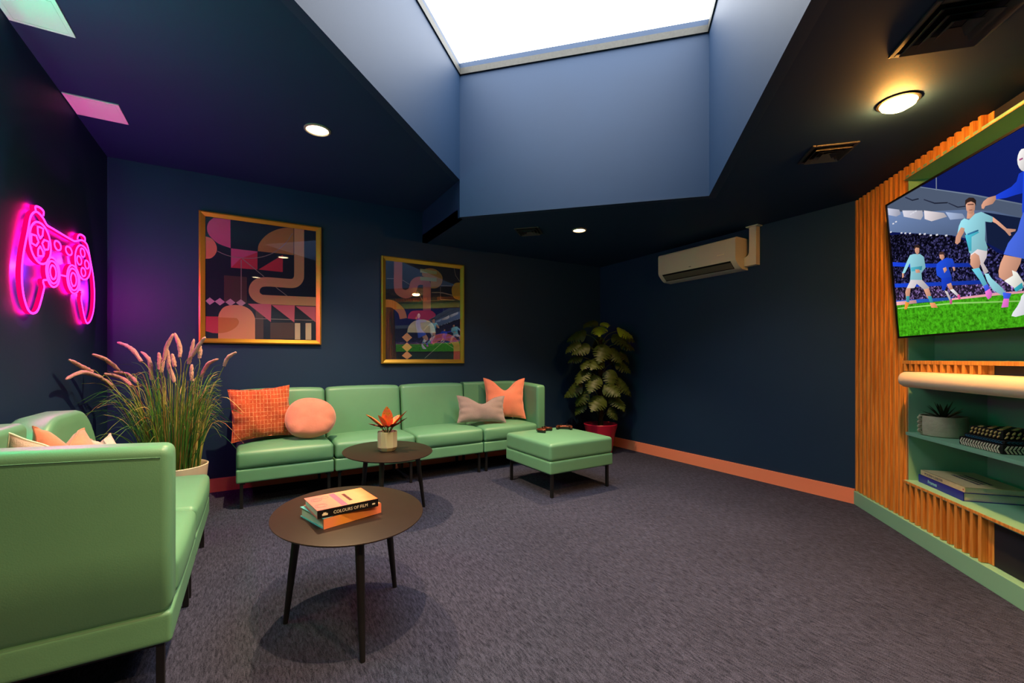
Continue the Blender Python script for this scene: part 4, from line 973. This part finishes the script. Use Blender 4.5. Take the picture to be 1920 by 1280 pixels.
# ---------------------------------------------------------------- red leaved plant on the farther table
m_pot = mat('ivory_ceramic_pot', (206, 196, 160), .45, .5)
t = thing('potted_plant', 'red leaved plant in a faceted ivory pot on the farther coffee table', 'potted plant', (.866, 3.300, TT), 0)
MB().lathe([(.0001, 0), (.050, 0), (.056, .003), (.0735, .030), (.0735, .146), (.069, .146), (.067, .125), (.0001, .125)], 10).build('pot', m_pot, t, bevel=.002)
MB().lathe([(.0001, .132), (.067, .128)], 20).build('soil', m_soil, t)
def redleaf():
    m = mat('red_orange_leaf', (206, 70, 44), .45, .4)
    nt = m.node_tree; b = nt.nodes['Principled BSDF']; tc = nt.nodes.new('ShaderNodeTexCoord'); n = nt.nodes.new('ShaderNodeTexNoise'); n.inputs['Scale'].default_value = 26; n.inputs['Detail'].default_value = 4
    cr = nt.nodes.new('ShaderNodeValToRGB'); e = cr.color_ramp.elements
    e[0].position, e[0].color = .36, lin((120, 96, 34)); e[1].position, e[1].color = .64, lin((246, 96, 78))
    q = e.new(.47); q.color = lin((244, 146, 60))
    nt.links.new(tc.outputs['Object'], n.inputs['Vector']); nt.links.new(n.outputs['Fac'], cr.inputs[0]); nt.links.new(cr.outputs[0], b.inputs['Base Color'])
    return m
m_red = redleaf(); m_dkred = mat('crimson_leaf', (136, 26, 36), .4, .5, var=(30, .2)); m_gstem = mat('plant_stem', (70, 84, 46), .5)
cx = Vector((math.cos(R(-30.6)), math.sin(R(-30.6)), 0)); cyv = Vector((-cx.y, cx.x, 0))
def around(ix, dy, z): v = cx * ix + cyv * dy; return (v.x, v.y, z)
for ix, dy, z, L, wd, m, bd in ((-.85, -.25, .85, .150, .046, m_red, .15), (.06, -.30, 1.2, .165, .058, m_red, .10), (-.30, -.45, 1.0, .115, .046, m_red, .25), (.80, -.1, .90, .170, .026, m_red, .06), (.95, -.2, .62, .135, .020, m_dkred, .02),
                                (.80, -.6, .50, .105, .040, m_dkred, .2), (-.85, -.6, .42, .095, .022, m_dkred, .1), (-.35, .7, .9, .12, .040, m_red, .3), (.4, .7, .85, .12, .040, m_red, .3), (.35, -.9, .40, .085, .036, m_dkred, .3), (-.45, -.9, .45, .080, .032, m_dkred, .3)):
    d = Vector(around(ix, dy, z)).normalized()
    b0 = Vector((0, 0, .128)) + Vector((d.x, d.y, 0)) * .012
    ps = [b0 + Vector((d.x * .05 * f, d.y * .05 * f, .055 * f)) for f in (0, .5, 1)]
    MB().tube(ps, .0028, 6).build('stem', m_gstem, t, smooth=True)
    blade_leaf('leaf', ps[-1] - d * .004, d, L, wd, m, t, bend=bd, fold=.35)

# ---------------------------------------------------------------- tall split-leaf plant in a crimson pot
m_crim = mat('crimson_glazed_pot', (168, 22, 54), .4, .5)
m_leafd = mat('dark_green_glossy_leaf', (52, 64, 20), .5, .3, var=(14, .25)); m_leafl = mat('lime_young_leaf', (134, 158, 40), .35, .5, var=(14, .2))
m_trunk = mat('brown_moss_pole', (40, 32, 22), .95, .1, var=(60, .4), bump=(90, .8))
pl = thing('potted_monstera', 'tall split-leaf plant in a crimson pot in the dark room corner', 'potted plant', (3.635, 4.03, 0))
MB().lathe([(.0001, 0), (.125, 0), (.135, .008), (.172, .24), (.200, .345), (.203, .358), (.197, .364), (.188, .356), (.170, .30), (.0001, .30)], 48).build('pot', m_crim, pl, smooth=True)
MB().lathe([(.0001, .318), (.176, .312)], 32).build('soil', m_soil, pl)
MB().tube([(0, 0, .30), (.005, .0, .7), (-.005, .01, 1.1), (0, 0, 1.38)], [.034, .032, .030, .022], 14, jit=.08).build('moss_pole', m_trunk, pl, smooth=True)
def leaf_mesh(seed, Lh, W):
    rnd = random.Random(seed); n = 44; vs = []; fs = []
    notch = [.26, .38, .50, .62, .74, .85]
    for i in range(n + 1):
        u = i / n
        wv = W * (math.sin(math.pi * u ** .62) ** .8) * (1.0 - .18 * u)
        for sd in range(-3, 4):
            v = sd / 3
            cut = 1
            for q in notch:
                dq = abs(u - q - abs(v) * .05)
                if dq < .022: cut = min(cut, .42 + .25 * (dq / .022))
            if abs(v) > .34: ww = wv * abs(v) * (cut if abs(v) > .9 else min(1, cut + .2 if abs(v) > .6 else 1))
            else: ww = wv * abs(v)
            x = (1 if v > 0 else -1) * ww if v else 0
            back = -.16 * Lh * (abs(v) ** 2) * (1 - u) ** 2 * 1.6
            y = u * Lh + back + .10 * abs(x)
            z = -.55 * (u * Lh) ** 2 / Lh * .55 - .9 * x * x / W * .45 + .02 * Lh * math.sin(u * 24) * abs(v)
            vs.append((x, y, z))
    for i in range(n):
        for j in range(6): fs.append((i * 7 + j, i * 7 + j + 1, (i + 1) * 7 + j + 1, (i + 1) * 7 + j))
    me = MB().add(vs, fs).build('leaf_shape', m_leafd, None, smooth=True, recalc=False)
    so = me.data; bpy.data.objects.remove(me); return so
LM = [leaf_mesh(k, .20, .112) for k in range(3)]
LML = LM[0].copy(); LML.materials.clear(); LML.materials.append(m_leafl)
rnd = random.Random(21)
spec = []
toC = Vector((-.68, -.73, 0)).normalized(); rt = Vector((.861, -.509, 0))
def A(px, tow): return rt * px + toC * tow
# hand-set leaves: (sideways, towards the room, height, scale, lime)
for px, tow, z, sc, lime in ((-.40, .0, .70, .8, 0), (.40, .02, .72, .85, 0), (.38, .0, 1.36, .8, 0), (-.11, .06, 1.52, .85, 0), (-.02, .14, 1.44, .95, 1), (.06, .10, 1.50, .6, 1), (.30, .02, 1.42, .95, 1), (.24, .10, 1.34, 1.0, 0), (.33, .06, 1.27, .9, 0), (-.28, .04, 1.38, 1.05, 0), (-.36, .08, 1.26, .9, 0), (-.22, .16, 1.22, .95, 0),
                              (.05, .22, 1.20, 1.05, 0), (.18, .18, 1.16, .9, 0), (-.02, .20, 1.05, .95, 0), (.28, .06, 1.04, 1.05, 0), (-.18, .14, 1.04, .8, 0), (-.24, .12, .92, 1.0, 0), (-.08, .22, .84, 1.0, 0), (.16, .18, .90, .95, 0), (.30, .08, .80, 1.05, 0),
                              (.10, .22, .74, .95, 0), (-.34, .06, .76, 1.1, 0), (-.24, .10, .66, 1.0, 0), (.0, .22, .60, 1.05, 0), (.22, .14, .60, 1.0, 0), (-.28, .0, .52, .8, 0), (.16, .16, .46, .7, 0), (.28, -.02, .54, .8, 0),
                              (-.05, -.15, 1.3, 1.0, 0), (.12, -.16, 1.1, 1.0, 0), (-.14, -.16, .9, 1.0, 0), (.08, -.18, .7, 1.0, 0), (-.32, .0, 1.1, .8, 0), (.34, .0, 1.15, .8, 0)):
    o_ = A(px, tow); out = Vector((o_.x, o_.y, 0)).normalized()
    tip = (out * .62 + Vector((0, 0, -.62)) + Vector((rnd.uniform(-.35, .35), rnd.uniform(-.35, .35), rnd.uniform(-.2, .35)))).normalized()
    if z > 1.35: tip = (out * .85 + Vector((0, 0, -.25)) + Vector((rnd.uniform(-.2, .2), rnd.uniform(-.2, .2), 0))).normalized()
    nrm = (out * .55 + toC * .55 + Vector((0, 0, .6))).normalized(); xv = tip.cross(nrm).normalized(); nrm = xv.cross(tip).normalized()
    start = Vector((o_.x * .80, o_.y * .80, z + .08))
    M4 = Matrix((( xv.x * sc, tip.x * sc, nrm.x * sc, start.x), (xv.y * sc, tip.y * sc, nrm.y * sc, start.y), (xv.z * sc, tip.z * sc, nrm.z * sc, start.z), (0, 0, 0, 1)))
    l = bpy.data.objects.new('leaf', LML if lime else LM[rnd.randrange(3)]); COL.objects.link(l); l.parent = pl; l.matrix_local = M4
    MB().tube(crm([(0, 0, z - .12), (o_.x * .28, o_.y * .28, z + .02), start + tip * .012], 5), .0042, 6).build('leaf_stalk', m_gstem, pl, smooth=True)

# ---------------------------------------------------------------- fountain grass planter
m_gp = mat('cream_planter', (224, 206, 178), .55, .4)
G = [mat('green_grass_blade', (80, 128, 48), .55, .3), mat('olive_grass_blade', (138, 148, 62), .55, .3), mat('straw_grass_blade', (196, 168, 96), .6, .3), mat('deep_green_grass_blade', (44, 96, 44), .55, .3), mat('brown_grass_blade', (150, 98, 50), .6, .3)]
m_plume = mat('dusty_pink_plume', (206, 150, 132), .95, .1, sheen=.4, var=(60, .2), bump=(160, .8))
GC = Vector((-.475, 3.80, 0))
gp = thing('grass_planter', 'pink plumed fountain grass in a cream planter in the left corner', 'potted plant', tuple(GC))
MB().lathe([(.0001, 0), (.15, 0), (.16, .01), (.198, .395), (.200, .408), (.194, .412), (.186, .402), (.180, .34), (.0001, .34)], 48).build('planter', m_gp, gp, smooth=True)
MB().lathe([(.0001, .352), (.184, .348)], 32).build('soil', m_soil, gp)
b = MB(); rnd = random.Random(33)
def ribbon(b, pts, w0, mi, tw):
    P = crm(pts, 4); n = len(P); vs = []
    for i, p in enumerate(P):
        f = i / (n - 1); d = (P[min(i + 1, n - 1)] - P[max(i - 1, 0)]).normalized(); sd = d.cross(Vector((math.cos(tw), math.sin(tw), .2))).normalized() * w0 * (1 - f * .9) ** .7
        vs += [p - sd, p + sd]
    b.add(vs, [(2 * i, 2 * i + 1, 2 * i + 3, 2 * i + 2) for i in range(n - 1)], mi)
WALL = (XL + .03 - GC.x, YB - .04 - GC.y)
for k in range(560):
    a = rnd.uniform(0, TAU); r0 = .15 * rnd.random() ** .5; sp = abs(rnd.gauss(.0, .17)) + .02; h = rnd.uniform(.42, .80) - sp * .35
    if rnd.random() < .16: sp += rnd.uniform(.12, .32); h += .05
    ex, ey = math.cos(a), math.sin(a); bx, by = r0 * ex, r0 * ey
    tipx, tipy = bx + ex * sp, by + ey * sp
    tipx = min(max(tipx, WALL[0]), .27 if tipy > -.2 else .42); tipy = min(tipy, WALL[1])
    dr = rnd.uniform(0, .10) + max(0, sp - .25) * .4
    ribbon(b, [(bx, by, .34), (bx + (tipx - bx) * .22, by + (tipy - by) * .22, .36 + h * .5), (bx + (tipx - bx) * .6, by + (tipy - by) * .6, .37 + h * .88), (tipx, tipy, .37 + h - dr)], rnd.uniform(.0016, .0038), rnd.choices(range(5), (34, 26, 12, 22, 8))[0], rnd.uniform(0, TAU))
b.build('grass_blades', G, gp, recalc=False)
for row in PLUMES:
    P = [Vector(p) - GC for p in row]
    tip, mid, bs = P
    pth = crm([bs, mid, tip], 7); n = len(pth)
    rad = [.0125 * (.45 + .55 * math.sin(math.pi * min(1, .18 + .80 * i / (n - 1)))) * (1 if i < n - 1 else .3) for i in range(n)]
    q = MB().tube(pth, rad, 10, 0, jit=.22)
    root = Vector((bs.x * .18 + rnd.uniform(-.06, .06), bs.y * .18 + rnd.uniform(-.06, .06), .345))
    d = (mid - bs).normalized()
    q.tube(crm([root, root + Vector((0, 0, .18)) + (bs - root) * .16, bs - d * .10 + Vector((0, 0, .0)), bs], 6), .0020, 5, 1)
    q.build('plume', [m_plume, G[1]], gp, smooth=True, angle=80)

# ---------------------------------------------------------------- game controllers
m_ctl = mat('black_controller_shell', (20, 17, 16), .35, .5); m_copper = mat('copper_controller_face', (120, 62, 40), .3, .5, metal=.6)
def controller(label, loc, rz):
    t = thing('game_controller', label, 'game controller', loc, rz, group='game controllers on the ottoman')
    half = [(0, .042), (.028, .043), (.050, .047), (.066, .040), (.075, .020), (.080, -.012), (.078, -.042), (.068, -.052), (.056, -.044), (.045, -.018), (.030, -.010), (0, -.009)]
    pts = half + [(-x, y) for x, y in reversed(half[1:-1])]
    P = [(v.x, v.y) for v in crm([(*p, 0) for p in pts], 3, True)]
    def loft(levels, name, m):
        b = MB(); L = len(P); vs = []
        for s_, z in levels:
            for x, y in P:
                cx_ = max(-.05, min(.05, x)) * (1 if y > -.01 else 1); cy_ = .014 if abs(x) < .05 else max(-.035, min(.03, y))
                vs.append((cx_ + (x - cx_) * s_, cy_ + (y - cy_) * s_, z))
        fs = [(i * L + k, i * L + (k + 1) % L, (i + 1) * L + (k + 1) % L, (i + 1) * L + k) for i in range(len(levels) - 1) for k in range(L)]
        fs += [tuple(range(L)), tuple(range((len(levels) - 1) * L, len(levels) * L))]
        return b.add(vs, fs).build(name, m, t, smooth=True, angle=60)
    loft([(.72, 0), (.94, .006), (1, .016), (1.0, .021)], 'shell', m_ctl)
    loft([(1.0, .0212), (.95, .029), (.78, .034)], 'face_plate', m_copper)
    for sx in (-1, 1): MB().lathe([(.006, .033), (.006, .042), (.0095, .043), (.0098, .047), (.007, .0485), (.0001, .047)], 20, c=(sx * .026, .004, 0)).build('thumbstick', m_ctl, t, smooth=True)
    MB().box(-.058, -.038, .022, .028, .032, .037).box(-.051, -.045, .015, .035, .032, .037).build('direction_pad', m_ctl, t)
    for dx_, dy_ in ((.009, 0), (-.009, 0), (0, .009), (0, -.009)): MB().lathe([(.0042, .032), (.0042, .0368), (.0035, .0376), (.0001, .0378)], 14, c=(.048 + dx_, .025 + dy_, 0)).build('action_button', m_ctl, t, smooth=True)
    MB().rbox((-.050, .044, .017), (.030, .012, .010), .003, k=2, n=2).build('shoulder_button', m_ctl, t, smooth=True)
    MB().rbox((.050, .044, .017), (.030, .012, .010), .003, k=2, n=2).build('shoulder_button', m_ctl, t, smooth=True)
OT = .4735
controller('dark copper game controller with grips towards the sofa end of the ottoman', (2.325, 3.345, OT), 28)
controller('dark copper game controller nearer the crimson pot on the ottoman', (2.575, 3.365, OT - .002), -38)
